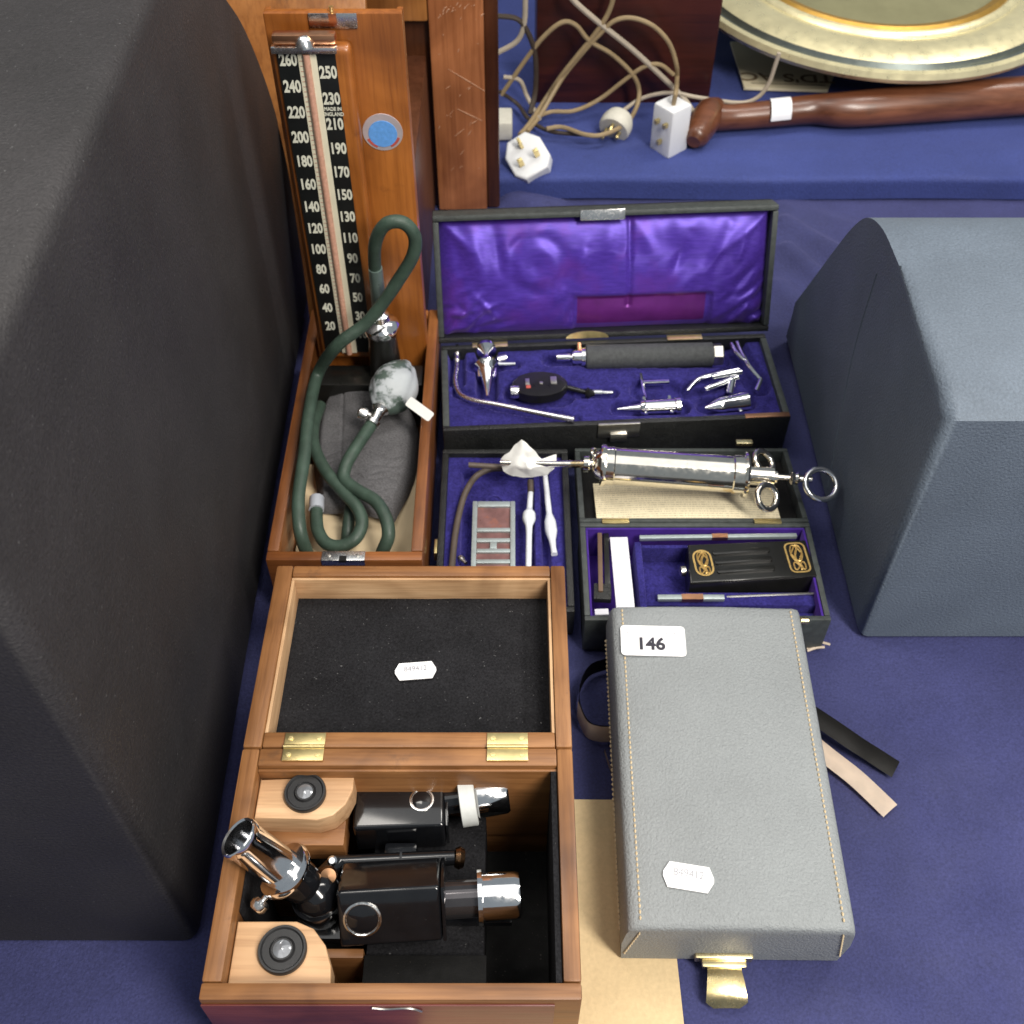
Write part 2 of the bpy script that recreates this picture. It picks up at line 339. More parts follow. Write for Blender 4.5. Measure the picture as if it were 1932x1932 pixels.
# ------------------------------------------------------------------ wooden cabinet, shaped board
cb = thing('wooden_cabinet', 'scratched reddish wood cabinet with a dark recessed panel behind the gauge', 'cabinet', (-.15, 1.2, 0))
B().box(-.090, -.0305, 1.180, 1.196, 0, .60, .003).part('stile', cab_z, cb)
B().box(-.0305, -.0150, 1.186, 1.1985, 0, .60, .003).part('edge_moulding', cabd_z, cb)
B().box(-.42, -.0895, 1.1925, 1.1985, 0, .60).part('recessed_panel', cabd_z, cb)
B().box(-.134, -.0945, .962, 1.1785, 0, .20, .002).part('gap_shade_block', cabd_z, cb)  # added dark box standing in for the shade in the gap beside the lid
zt = Y(790, 37, 1.186).z
B().box(-.42, -.0905, 1.181, 1.1922, zt, .60, .003).part('top_rail', board_z, cb)
sc_ = B()
for k in range(46):                                    # scuffs on the stile
    u = random.uniform(822, 908); v = random.choice([random.uniform(8, 40), random.uniform(60, 330)])
    p = Y(u, v, 1.1797); a = random.uniform(.4, 1.4); l = random.uniform(.001, .010)*(1 if v > 50 else .6)
    q = p+Vector((math.cos(a)*l, 0, math.sin(a)*l)); sc_.tube([p, (p+q)/2, q], [.0001, random.uniform(.0003, .0007), .0001], 4)
props(sc_.part('scuff_marks', mat('raw_wood_scratch', (.55, .32, .20), .7), cb), kind='stuff')
for (u1, v1, u2, v2) in ((845, 130, 915, 172), (862, 205, 910, 228), (858, 257, 876, 243)):
    p, q = Y(u1, v1, 1.1797), Y(u2, v2, 1.1797)
    B().tube([p, (p+q)/2, q], [.0002, .0005, .0002], 4).part('scratch', bpy.data.materials['raw_wood_scratch'], cb)
# shaped board leaning back behind the gauge
by0, bk_ = .905, .42
def BL_(u, v, off=0):                                  # intersect with plane y = by0 + off + bk_*z
    d = ray(u, v); t = (by0+off+bk_*HC)/(d.y-bk_*d.z); return EYE+d*t
edge = [BL_(u, v) for u, v in ((330, -160), (378, -70), (421, 0), (455, 50), (489, 125), (518, 212), (541, 310), (559, 420), (574, 520), (583, 590))]
edge = sp(edge, 4); lowz = edge[-1]; base = Vector((lowz.x+.003, by0, .001))
outl = edge+[base, Vector((-.137, by0, .001)), Vector((-.137, by0+bk_*edge[0].z, edge[0].z))]
nb = Vector((0, math.cos(math.atan(bk_)), -math.sin(math.atan(bk_))))*.009
b = bmesh.new(); A_ = [b.verts.new(p) for p in outl]; C_ = [b.verts.new(p+nb) for p in outl]; n = len(outl)
f0 = b.faces.new(A_); b.faces.new(C_[::-1])
for i in range(n): b.faces.new([A_[i], C_[i], C_[(i+1) % n], A_[(i+1) % n]])
bmesh.ops.bevel(b, geom=list(f0.edges), offset=.0022, segments=2, profile=.5, affect='EDGES')
o = mesh_obj('shaped_board', b, board_z, Matrix.Translation((-.15, by0, 0))); o.location = (-.15, by0, 0)
props(o, 'curved-edge orange wooden board leaning behind the pressure gauge', 'board')

# ------------------------------------------------------------------ things on the riser at the back
t = thing('red_wooden_box', 'dark red wooden box standing behind the tangled cables', 'box', (.146, 1.45, RZ))
B().box(.031, .262, 1.382, 1.50, RZ, .36, .002).part('carcass', redbox, t)
B().box(.029, .264, 1.379, 1.381, .20, .208, .0008).part('lid_seam', ebonite, t)
def cabp(u, v, off=.03):
    y = min(P(u, v, RZ).y-off, 1.352); return Y(u, v, y)
def cable(pts, off=.03): return sp([cabp(u, v, off) for u, v in pts], 7)
def plug_body(t, M, m, w=.05, h=.052, th=.024, pins=True, r=.012):
    pl = [(-w*.5, -h*.28), (-w*.5, h*.2), (-w*.26, h*.5), (w*.26, h*.5), (w*.5, h*.2), (w*.5, -h*.28), (w*.3, -h*.5), (-w*.3, -h*.5)]
    b = bmesh.new(); prism(b, pl, 0, th, M, .004, 3); mesh_obj('plug_body', b, m, MW[t], t)
    if pins:
        for (x, y, a, c) in ((0, .013, .004, .008), (-.011, -.009, .0065, .004), (.011, -.009, .0065, .004)):
            b = bmesh.new(); box(b, x-a/2, x+a/2, y-c/2, y+c/2, th-.001, th+.016, .0006, M); mesh_obj('pin', b, brass, MW[t], t)
# three-pin plug, pins up
pA = cabp(996, 298, .02); t = thing('three_pin_plug', 'white three-pin plug lying pins up beside the cabinet edge', 'plug', (pA.x, pA.y, RZ), 'plugs on the riser')
MA = frame(pA, (.82, .28, .40), (-.45, .62, .3)); MA = MA @ Matrix.Translation((0, 0, -.012))
plug_body(t, MA, plugw, .050, .056, .022)
B().tube(cable([(981, 254), (1000, 232), (1030, 186), (1057, 146), (1087, 108), (1121, 66), (1146, 28), (1158, -8), (1166, -60)]), .0031, 8).part('flex', cablem, t)
# square adapter
pc = P(1260, 303, RZ); t = thing('square_plug', 'tall square white plug standing on the blue riser', 'plug', (pc.x, pc.y+.02, RZ), 'plugs on the riser')
Mc = Matrix.Translation((pc.x, pc.y, RZ)) @ Matrix.Rotation(R(40), 4, 'Z')
B().box(0, .034, 0, .034, .001, .064, .004, Mc).part('plug_body', plugw, t)
for y, z in ((.008, .045), (.022, .045), (.015, .02)):
    b = bmesh.new(); box(b, -.007, 0, y-.002, y+.002, z-.003, z+.003, .0005, Mc); mesh_obj('pin', b, brass, MW[t], t)
topc = Mc @ Vector((.015, .015, .060))
B().tube(sp([topc, topc+Vector((.002, .004, .02))]+[cabp(u, v) for u, v in ((1277, 150), (1276, 122), (1262, 81), (1232, 49), (1192, 34), (1158, 40), (1130, 66), (1104, 94), (1062, 146), (1020, 216), (995, 248))], 7), .003, 8).part('flex', cablem, t)
# round cream plug
pb = cabp(1162, 246, .012); t = thing('round_plug', 'small cream round plug with brass pins facing the plates', 'plug', (pb.x, pb.y, RZ), 'plugs on the riser')
ax = Vector((-.35, -.72, -.25)).normalized()
B().lathe([(-.016, .008), (-.013, .017), (-.004, .0205), (.006, .021), (.010, .019), (.0105, 0)], pb+Vector((0, 0, .008)), ax).part('plug_body', plugc, t)
for dx, dz in ((-.009, 0), (.009, 0), (0, .010)):
    p = pb+Vector((dx, 0, .008+dz)); B().tube([p+ax*.008, p+ax*.024], .0026, 8).part('pin', brass, t)
B().tube(cable([(1031, 243), (1061, 240), (1104, 254), (1138, 254), (1178, 235), (1198, 209), (1206, 175), (1194, 141), (1155, 103), (1112, 77), (1087, 48), (1061, 42), (1027, 68), (993, 111), (946, 179)], .034), .003, 8).part('flex', cablem, t)
# half hidden plug beside the cabinet
pd = P(955, 268, RZ); t = thing('block_plug', 'pale plug half hidden behind the cabinet edge', 'plug', (pd.x, pd.y, RZ), 'plugs on the riser')
B().box(pd.x-.03, pd.x+.008, pd.y, pd.y+.04, RZ+.0015, RZ+.026, .004).part('plug_body', plugc, t)
for nm, lab, pts, m, r in (
    ('loose_cable', 'thick grey-tan cable running down to the wooden club', [(1070, -20), (1083, 2), (1130, 43), (1189, 90), (1245, 141), (1288, 184), (1309, 213)], cablel, .0036),
    ('loose_cable', 'brown cable arching low across the red wooden box', [(1010, 222), (1040, 211), (1083, 209), (1130, 188), (1181, 149), (1215, 126), (1245, 122), (1271, 141)], cablem, .0028),
    ('loose_cable', 'tan cable passing behind the white plugs to the brass dish', [(1160, 222), (1181, 205), (1215, 184), (1266, 175), (1317, 184), (1394, 194), (1429, 184), (1450, 158), (1462, 125), (1470, 100)], cablel, .0027),
    ('loose_cable', 'near-black cable drooping beside the cabinet edge', [(938, 30), (976, 36), (997, 64), (1010, 107), (1010, 171), (1000, 215)], cabled, .0034),
    ('loose_cable', 'cream cable curling up beside the cabinet edge', [(938, 100), (976, 77), (989, 43), (991, -10), (990, -60)], cablel, .0034),
    ('loose_cable', 'short pale cable kinked beside the plugs and cabinet', [(950, 145), (980, 151), (993, 179), (1006, 204), (1018, 224)], cablel, .0028),
    ('loose_cable', 'short dark cable lying slack under the kinked pale one', [(942, 172), (976, 196), (997, 224), (1030, 245), (1070, 252), (1120, 255)], cabled, .0026)):
    ps = cable(pts, .022 if m is cabled else .028); B().tube(ps, r, 8).solo(nm, m, lab, 'cable', ps[0], 'cables tangled on the riser')
# wooden club
def on(u, v, r): return P(u, v, RZ+r*1.3)
t = thing('wooden_club', 'carved dark wooden club lying along the riser under the brass dish', 'club', P(1330, 245, RZ))
body = sp([on(2000, 176, .020), on(1800, 190, .020), on(1610, 206, .0175), on(1530, 207, .0145), on(1440, 216, .013), on(1380, 221, .0125), on(1338, 222, .014)], 8)
B().tube(body, [.025, .025, .0225, .0185, .0168, .016, .0175], 16).part('shaft', clubw, t)
hd = [on(1352, 200, .016), on(1338, 215, .017), on(1325, 236, .016), on(1314, 256, .015), on(1308, 268, .013)]
B().tube(sp(hd, 6), [.012, .019, .0195, .0185, .016, .009], 16).part('knob', clubw, t)
a_, b_ = on(1450, 215, .0145), on(1488, 211, .0145)
def stk(s, q):
    c = a_.lerp(b_, s); a = R(-35+125*q); return c+Vector((.0, -math.sin(a)*.0185, math.cos(a)*.0185))
B().hf(4, 8, stk).part('sticker', white, t)
# brass dish
cd = P(1650, -70, .12); Rd = 384*PX(cd); axd = Vector((0, -math.sin(R(4)), math.cos(R(4))))
t = thing('brass_dish', 'large round brass dish with a green-gold centre resting above the printed card', 'dish', (cd.x, cd.y, RZ))
def ring(prof): return [(h, r*Rd) for h, r in prof]
B().lathe(ring([(-.006, .93), (-.010, .985), (-.003, 1.0), (.004, .99), (.005, .965), (.001, .955)]), cd, axd, 96, False).part('beaded_rim', silverg, t)
B().lathe(ring([(.001, .956), (-.004, .945), (-.003, .92), (.004, .905)]), cd, axd, 96, False).part('groove', darkg, t)
B().lathe(ring([(.004, .906), (.008, .87), (.011, .82), (.010, .77), (.006, .715), (.010, .70), (.011, .68), (.007, .665)]), cd, axd, 96, False).part('broad_border', silverg, t)
B().lathe(ring([(.007, .666), (.011, .645), (.009, .615), (.002, .605)]), cd, axd, 96, False).part('gilt_ring', goldr, t)
B().lathe(ring([(.002, .606), (.004, .4), (.005, .2), (.005, 0)]), cd, axd, 96, False).part('centre_plate', dialm, t)
B().lathe(ring([(-.006, .93), (-.02, .8), (-.05, .5), (-.075, .38), (-.089, .38)]), cd, axd, 64).part('bowl_underside', brass, t)
# printed card under the dish
z = RZ+.006
c0, c1, c2, c3 = P(1378, 78, z), P(1404, 165, z), P(1562, 170, z), P(1600, 78, z)
t = thing('printed_card', 'cream printed card lying upside down under the brass dish', 'card', (c1.x, c1.y, RZ))
b = bmesh.new(); prism(b, [(p.x, p.y) for p in (c0, c1, c2, c3)], RZ+.002, z, None, .0008); mesh_obj('card', b, oldpap, MW[t], t)
mid = P(1485, 146, z+.0003); Mt = frame(mid, (c1-c2), (c1-c0))
text("TD'S AC", .030, Mt, mat('brown_print', (.22, .15, .08), .8), t, bold=.02, sx=1.15)
B().box(-.050, .050, .018, .0195, 0, .0002, 0, Mt).part('printed_rule', bpy.data.materials['brown_print'], t)

# ------------------------------------------------------------------ mercury blood pressure gauge in its mahogany case
X0, X1, Y0, Y1, ZB = -.2045, -.0745, .571, .896, .075
g_ = thing('blood_pressure_gauge', 'mercury blood pressure gauge in an open mahogany case', 'gauge', (-.14, .73, 0))
B().box(X0, X0+.010, Y0+.010, Y1, .001, ZB, .002).part('side_wall', mah_y, g_)
B().box(X1-.010, X1, Y0+.010, Y1, .001, ZB, .002).part('side_wall', mah_y, g_)
B().box(X0, X1, Y0, Y0+.0098, .001, ZB, .002).part('front_wall', mah_x, g_)
B().box(X0+.0102, X1-.0102, Y1-.009, Y1, .001, ZB, .002).part('back_wall', mah_x, g_)
B().box(X0+.0102, X1-.0102, Y0+.01, Y1-.0092, .001, .008).part('floor', mah_x, g_)
lp_ = B().box(-.158, -.122, Y0-.0012, Y0+.0088, ZB-.006, ZB+.0012, .0005).part('lock_plate', chromes, g_)
for x in (-.152, -.128): B().lathe([(0, .0016), (.0006, .0015), (.0008, 0)], (x, Y0+.004, ZB+.0012), (0, 0, 1), 12).part('screw', steel, lp_)
B().box(-.143, -.137, Y0-.0022, Y0+.003, ZB-.0005, ZB+.0022).part('lock_slot', ebonite, lp_)
YL = .8416
lid = B().box(-.1905, -.0838, YL, YL+.009, .030, .4046, .0018).part('lid_board', mah_z, g_)
B().box(-.1905, -.1855, YL+.0092, YL+.014, .030, .4036, .001).part('lid_side', mah_z, g_)
B().box(-.0888, -.0838, YL+.0092, YL+.014, .030, .4036, .001).part('lid_side', mah_z, g_)
lk = B().box(-.1555, -.1185, YL-.0016, YL-.0001, .3935, .4050, .0004).part('lock_strike', chromes, g_)
B().box(-.140, -.134, YL-.0024, YL-.0014, .398, .4052).part('catch_hole', copperm, lk)
B().tube([(-.138, YL+.003, .4046), (-.138, YL+.003, .4085)], .002, 10).part('stop_pin', brass, g_)
B().box(-.1855, -.1240, .8262, YL-.0002, .070, .385, .006, seg=5).part('scale_holder', mah_z, g_)
YS = .8246
B().box(-.1812, -.1360, YS, .8260, .080, .3830, .0003).part('scale_plate', scaleb, g_)
B().box(-.1650, -.1505, YS-.0014, YS-.0001, .080, .3826, .0006).part('tube_backing', cream, g_)
B().tube([(-.1580, YS-.0020, .080), (-.1580, YS-.0020, .382)], .0028, 14).part('mercury_tube', merc, g_)
hd_ = B().box(-.184, -.1335, YS-.005, .8260, .3832, .3885, .0012).part('tube_clamp', chromes, g_)
B().box(-.183, -.134, .8228, .8330, .3888, .3965, .003).part('clamp_spring', copperm, g_)
B().lathe([(0, .0075), (.004, .0065), (.0075, .003), (.008, 0)], (-.158, YS-.002, .3886), (0, 0, 1), 18).part('clamp_screw', chromes, hd_)
MS = frame((0, 0, 0), (1, 0, 0), (0, 0, 1))
tk = B()
for i in range(13):
    vL, vR = 260-20*i, 250-20*i
    zL = .3761+(.1124-.3761)*i/12; zR = .3658+(.1026-.3658)*i/12
    if zL > .0: text(str(vL), .0138, Matrix.Translation((-.1728, YS-.0002, zL)) @ MS, lettr, g_, 'scale_number', .035, .66)
    text(str(vR), .0138, Matrix.Translation((-.1432, YS-.0002, zR)) @ MS, lettr, g_, 'scale_number', .035, .66)
zz = .3658+(.1026-.3658)/12
text('MADE IN', .0044, Matrix.Translation((-.1432, YS-.0002, zz-.0085)) @ MS, lettr, g_, 'maker_text', .03, .8)
text('ENGLAND', .0044, Matrix.Translation((-.1432, YS-.0002, zz-.0130)) @ MS, lettr, g_, 'maker_text', .03, .8)
for i in range(66):
    z = .1026+(.3761-.1026)*i/65; w = .0022 if i % 5 else .0036
    tk.box(-.1638, -.1638+w, YS-.00165, YS-.00135, z-.0002, z+.0002)
props(tk.part('graduations', mat('graduation_ink', (.42, .20, .16), .6), g_), kind='stuff')
stc = Y(722, 250, YL-.0006)
st_ = B().lathe([(0, .0168), (.0005, .0166), (.0006, 0)], (stc.x, YL-.0001, stc.z), (0, -1, 0), 40).part('round_sticker', stickw, g_)
for a0, a1, m_ in ((205, 248, redst), (296, 340, redst)):
    pts = [(r_*math.cos(R(a0+(a1-a0)*k/8)), r_*math.sin(R(a0+(a1-a0)*k/8))) for r_, ks in ((.0148, range(9)), (.0128, range(8, -1, -1))) for k in ks]
    b = bmesh.new(); prism(b, pts, .0006, .0009, Matrix.Translation((stc.x, YL-.0001, stc.z)) @ MS); mesh_obj('sticker_print', b, m_, MW[g_], st_)
B().lathe([(.0006, .0120), (.0010, .0118), (.0011, 0)], (stc.x, YL-.0001, stc.z-.0012), (0, -1, 0), 36).part('sticker_centre', bluest, st_)
# mercury reservoir and hose nozzle
B().box(-.192, -.0865, .795, .8245, .009, .064, .003).part('reservoir_block', ebonite, g_)
npos = Y(722, 640, .812)
B().lathe([(0, .0155), (.03, .0150), (.052, .0135), (.060, .0135)], (npos.x, .811, .056), (0, 0, 1), 24).part('reservoir_neck', ebonite, g_)
B().lathe([(0, .0140), (.004, .0165), (.010, .0170), (.013, .0150), (.016, .009), (.022, .0085), (.024, .005), (.034, .0045)], (npos.x, .811, .116), (0, 0, 1), 24).part('nozzle_cap', chrome, g_)
nz0 = Vector((npos.x, .811, .150))

# cuff, bulb and hoses lying in the case
cz = .046
cu_ = thing('pressure_cuff', 'folded grey cotton cuff with green hoses and a perished bulb in the case', 'cuff', (-.14, .70, .01))
cl_ = sp([P(u, v, cz) for u, v in ((642, 716), (608, 752), (592, 805), (588, 862), (594, 905), (600, 948))], 8)
cr_ = sp([P(u, v, cz) for u, v in ((706, 714), (762, 748), (788, 792), (785, 862), (772, 908), (742, 964))], 8)
def along(c, t): k = t*(len(c)-1); i = min(int(k), len(c)-2); return c[i].lerp(c[i+1], k-i)
def cuff_f(s, q):
    p = along(cl_, q).lerp(along(cr_, q), s); ed = min(s, 1-s, q*1.2, (1-q)*1.2)
    w = .15+.85/(1+math.exp(-(q-.55)*14)); ph = q*46+3.2*nz(s*2.2, q*5)+1.2*s+2*nz(s*6, q*9, 4)
    pleat = w*.0030*(abs(math.sin(ph))**.6-.5)*(.6+.4*nz(s*3, q*14, 7))
    seam = -.0016*math.exp(-((s-.26-.05*q)/.012)**2)
    return Vector((p.x, p.y, .030+.017*min(1, ed*11)**.5+.009*math.sin(math.pi*s)*(1-.5*q)+(pleat+seam)*min(1, ed*8)+.0030*nz(s*3, q*4, 2)))
B().hf(90, 200, cuff_f).part('cuff', cuffm, cu_, 80)
bz = .082; bc = P(744, 728, bz)
va = (P(772, 683, bz)-P(706, 780, bz)).normalized(); va = (va+Vector((0, 0, .10))).normalized()
B().lathe([(-.0315+.065*k/22, .0222*max(.02, math.sin(math.pi*min(1, (k+.0)/22)**.85))**.62) for k in range(23)], bc, va, 48).part('bulb', bulbm, cu_)
bo = [c for c in cu_.children if c.name.startswith('bulb')][0]
for v in bo.data.vertices:
    q = v.co+MW[cu_].translation-bc; l = q.dot(va)/.032; v.co += q*(.10*nz(q.x*38, q.y*38, q.z*38)+.05*nz(q.x*90, q.y*90, 4)-.10*max(0, l)**2-.06*max(0, 1-abs(q.z*60-.4+nz(q.x*60, 1))*3))
v0 = bc-va*.030
B().lathe([(0, .0075), (.004, .0085), (.006, .0065), (.008, .0055), (.018, .0055), (.020, .0075), (.024, .0070)], v0+va*.003, -va, 20).part('valve', chromes, cu_)
sd = va.cross(Vector((0, 0, 1))).normalized()
vs_ = v0-va*.012
B().tube([vs_, vs_-sd*.008+Vector((0, 0, .002))], .003, 10).lathe([(0, .0055), (.003, .0068), (.007, .0065), (.009, .004)], vs_-sd*.008, -sd+Vector((0, 0, .2)), 16).part('valve_screw', chromes, cu_)
tg = P(792, 772, .094)
Mtag = frame(tg, (.040, -.036, -.004), (.6, .6, .5)); b = bmesh.new(); prism(b, rr(.030, .0095, .002), 0, .0006, Mtag); mesh_obj('white_tab', b, tissue, MW[cu_], cu_)
hr = .0058
def HP(*pts): return [P(u, v, z) if z < 1 else None for u, v, z in pts]
loop = [nz0+Vector((0, 0, -.004)), Y(714, 560, .808), Y(707, 500, .80), Y(709, 455, .79), Y(728, 423, .785), Y(760, 420, .785), Y(782, 445, .785), Y(779, 482, .785), Y(752, 528, .785), Y(722, 572, .782), Y(688, 612, .778), Y(636, 652, .77), P(600, 705, .090), P(583, 780, .088), P(574, 860, .086), P(563, 940, .082), P(566, 1000, .072), P(578, 1040, .050), P(590, 1060, .03)]
B().tube(sp(loop, 8), [hr*(1+.05*nz(i*1.7, 2)) for i in range(40)], 14).part('hose', hose, cu_)
B().tube(sp([nz0+Vector((0, 0, -.006)), Y(714, 560, .808), Y(708, 505, .80)], 5), [.0066, .0068, .0062], 14).part('hose_collar', mat('grey_hose_collar', (.16, .22, .20), .3, .3), cu_)
e1 = v0-va*.022
h2 = [e1, P(668, 850, .078), P(652, 880, .074), P(650, 905, .070), P(676, 926, .070), P(708, 945, .072), P(727, 975, .070), P(733, 1010, .062), P(722, 1040, .048), P(716, 1060, .03)]
B().tube(sp(h2, 8), hr, 14).part('hose', hose, cu_)
h3 = [P(604, 765, .055), P(592, 800, .062), P(592, 840, .066), P(612, 885, .068), P(645, 925, .066), P(672, 955, .064), P(683, 985, .060), P(672, 1014, .055), P(645, 1030, .050), P(617, 1026, .048), P(600, 1002, .048), P(597, 970, .048), P(598, 945, .048)]
B().tube(sp(h3, 8), hr, 14).part('hose', hose, cu_)
B().tube([P(597, 962, .049), P(598, 940, .049)], .0068, 12).part('hose_connector', mat('grey_connector', (.42, .45, .5), .5), cu_)
h4 = [P(662, 952, .050), P(658, 985, .046), P(655, 1012, .040), P(652, 1030, .03)]
B().tube(sp(h4, 8), hr*.95, 14).part('hose', hose, cu_)
# cream paper folded under the cuff
pp = thing('folded_paper', 'cream paper folded under the grey cuff in the gauge case', 'paper', (-.14, .63, .01))
def pap_f(s, q):
    x = X0+.0115+(X1-X0-.023)*s; y = .583+.14*q
    return Vector((x, y, .0200+.008*abs(math.sin(s*3.4+.4+q))+.014*max(0, s-.78)*4*(1-q)+.002*nz(x*60, y*60)))
B().hf(40, 30, pap_f).part('sheet', paper, pp)

# ------------------------------------------------------------------ otoscope case
oy = R(3.3); OX = Vector((math.cos(oy), math.sin(oy), 0)); OYv = Vector((-math.sin(oy), math.cos(oy), 0))
OW, OD, OZ = .334, .123, .050; O0 = Vector((-.0655, .7465, 0))
MO = frame(O0, OX, OYv)
oc = thing('otoscope_case', 'long black leatherette case lined in violet satin and blue velvet', 'case', (O0+OX*OW/2+OYv*OD/2))
wt = .0065
B().box(0, OW, 0, wt, .001, OZ, .0018, MO).part('front_wall', blackl, oc)
B().box(0, OW, OD-wt, OD, .001, OZ, .0018, MO).part('back_wall', blackl, oc)
B().box(0, wt, wt+.0002, OD-wt-.0002, .001, OZ, .0015, MO).part('side_wall', edgegrey, oc)
B().box(OW-wt, OW, wt+.0002, OD-wt-.0002, .001, OZ, .0015, MO).part('side_wall', edgegrey, oc)
B().box(wt, OW-wt, wt, OD-wt, .001, .006, 0, MO).part('base', blackl, oc)
VZ = .044
items = [] # capsule recesses (a, b, radius, depth) in world xy
def rec(u1, v1, u2, v2, r, dpt): items.append((P(u1, v1, VZ).to_2d(), P(u2, v2, VZ).to_2d(), r, dpt))
rec(1110, 672, 1350, 672, .0140, .012); rec(1040, 678, 1105, 676, .007, .008)
rec(918, 662, 918, 745, .0085, .007); rec(918, 690, 970, 688, .004, .005); rec(895, 690, 940, 690, .006, .006)
rec(985, 742, 1050, 742, .0165, .006); rec(1060, 742, 1155, 742, .004, .005)
rec(1170, 770, 1285, 768, .007, .007); rec(1215, 735, 1260, 735, .012, .007)
rec(1335, 765, 1405, 758, .009, .007); rec(1300, 738, 1395, 700, .009, .006); rec(1385, 652, 1430, 730, .010, .006)
rec(862, 650, 862, 720, .006, .006); rec(866, 740, 940, 764, .005, .005); rec(940, 764, 1083, 792, .005, .005)
def vel_f(s, q):
    p = MO @ Vector((wt+(OW-2*wt)*s, wt+(OD-2*wt)*q, VZ)); z = VZ
    for a, b_, r, dp in items:
        d, k = seg_d(p.to_2d(), a, b_); w = max(0, min(1, (r+.0038-d)/.0032)); z = min(z, VZ-1.5*dp*(w*w*(3-2*w)))
    p.z = z+.0007*nz(p.x*90, p.y*90); return p
B().hf(230, 86, vel_f).part('velvet_bed', velvet, oc, 80)
lat = B().box(.148, .188, -.0024, .0002, .034, .0515, .0006, MO).part('latch_plate', steel, oc)
B().box(.160, .176, -.0045, -.002, .030, .040, .0006, MO).part('latch_tongue', steel, lat)
B().box(.290, .333, .0005, .0060, OZ-.0004, OZ+.0008, .0002, MO).part('brass_stay', copperm, oc)
for x in (.032, .232): B().box(x, x+.036, OD-.0062, OD+.001, OZ-.0002, OZ+.0012, .0004, MO).part('hinge', brass, oc)
# lid leaning back
la = R(112-90); LL = .129
ML = frame(MO @ Vector((0, OD+.0012, OZ+.0010)), OX, OYv*math.sin(la)+Vector((0, 0, math.cos(la))))   # z of ML points towards the camera
ld = .024; W0 = -.002; W1 = OW+.004
lt = .006
B().box(W0, W1, 0, lt, -ld, 0, .0018, ML).part('lid_edge', blackl, oc)
B().box(W0, W1, LL-lt, LL, -ld, 0, .0022, ML).part('lid_edge', edgegrey, oc)
B().box(W0, W0+lt, lt+.0002, LL-lt-.0002, -ld, 0, .0018, ML).part('lid_edge', edgegrey, oc)
B().box(W1-lt, W1, lt+.0002, LL-lt-.0002, -ld, 0, .0018, ML).part('lid_edge', edgegrey, oc)
B().box(W0, W1, 0, LL, -ld-.004, -ld-.0002, .002, ML).part('lid_back', blackl, oc)
B().box(.142, .186, LL-.009, LL+.0012, -.0002, .0014, .0004, ML).part('lid_clasp', chromes, oc)
hp = [(.150+.022*math.cos(R(a)), .0005+.0075*math.sin(R(a))) for a in range(0, 181, 15)]
b = bmesh.new(); prism(b, hp, -.0002, .0010, ML); mesh_obj('lid_stay_plate', b, brass, MW[oc], oc)
lw, lh = W1-W0-2*lt, LL-2*lt
SATF = [(Vector((a*lw, b_*lh)), Vector((c*lw, d*lh)), w, h) for a, b_, c, d, w, h in ((.01, .04, .13, .42, .0035, .0022), (.01, .16, .21, .30, .003, .002), (.04, .02, .24, .13, .0035, -.0022), (.09, .38, .19, .08, .003, .0018), (.03, .30, .10, .16, .0025, -.0015), (.99, .97, .82, .60, .005, .0024), (.98, .60, .86, .18, .005, -.0022), (.88, .90, .80, .42, .005, .0018), (.76, .82, .70, .46, .005, -.0018), (.90, .04, .985, .34, .0035, .0022), (.87, .08, .95, .20, .003, -.0018), (.44, .78, .415, .46, .006, .0022), (.385, .44, .34, .24, .005, .0018), (.405, .30, .385, .03, .004, -.0028), (.60, .92, .66, .60, .007, .0014), (.09, .97, .13, .40, .008, .0026), (.16, .95, .19, .45, .006, -.0020), (.05, .9, .06, .45, .006, -.0015), (.52, .97, .50, .6, .007, .0014), (.02, .97, .10, .70, .005, .0016), (.72, .30, .80, .55, .006, .0012), (.93, .80, .90, .55, .004, .0015))]
def sat_h(s, q):
    x, y = s*lw, q*lh; ed = min(x, lw-x, y, lh-y)
    h = -.014+.0115*(1-math.exp(-(ed/.012)))
    dr = math.hypot(x-.29*lw, (y-.60*lh)); wob = .6+.5*nz(x*70, y*70, 11); h -= (.0022*math.exp(-((dr-.027)/.008)**2)+.0016*math.exp(-(dr/.009)**2)-.0012*math.exp(-((dr-.017)/.006)**2))*wob
    h -= .0024*math.exp(-((x-.575*lw)/.0025)**2)*(1 if q > .2 else 0)
    if .40*lw < x < .84*lw and y < .33*lh: h -= .0040*min(1, (x-.40*lw)/.004)*min(1, (.84*lw-x)/.004)*min(1, (.33*lh-y)/.005)
    corner = math.exp(-(math.hypot(x, y)/.045)**2)+math.exp(-(math.hypot(lw-x, y)/.04)**2)
    h += corner*.0022*math.sin((x*.8-y*1.1)*330+3*nz(x*60, y*60))
    right = math.exp(-((x-.80*lw)/.055)**2)
    h += (.0004+.0009*right)*nz(x*60+y*8, y*22-x*8, 2)
    h += .0016*nz(x*14, y*26, 8)
    for a, b_, w, hh_ in SATF:
        d, k_ = seg_d(Vector((x, y)), a, b_); h += hh_*math.exp(-(d/w)**2)*math.sin(math.pi*min(1, max(.12, k_)))
    return h
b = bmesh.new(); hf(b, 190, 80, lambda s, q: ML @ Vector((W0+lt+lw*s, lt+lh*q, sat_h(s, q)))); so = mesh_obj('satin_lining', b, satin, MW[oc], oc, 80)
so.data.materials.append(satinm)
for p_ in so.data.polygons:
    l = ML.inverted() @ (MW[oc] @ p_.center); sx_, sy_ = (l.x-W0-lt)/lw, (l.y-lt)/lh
    if .415 < sx_ < .815 and .05 < sy_ < .31: p_.material_index = 1

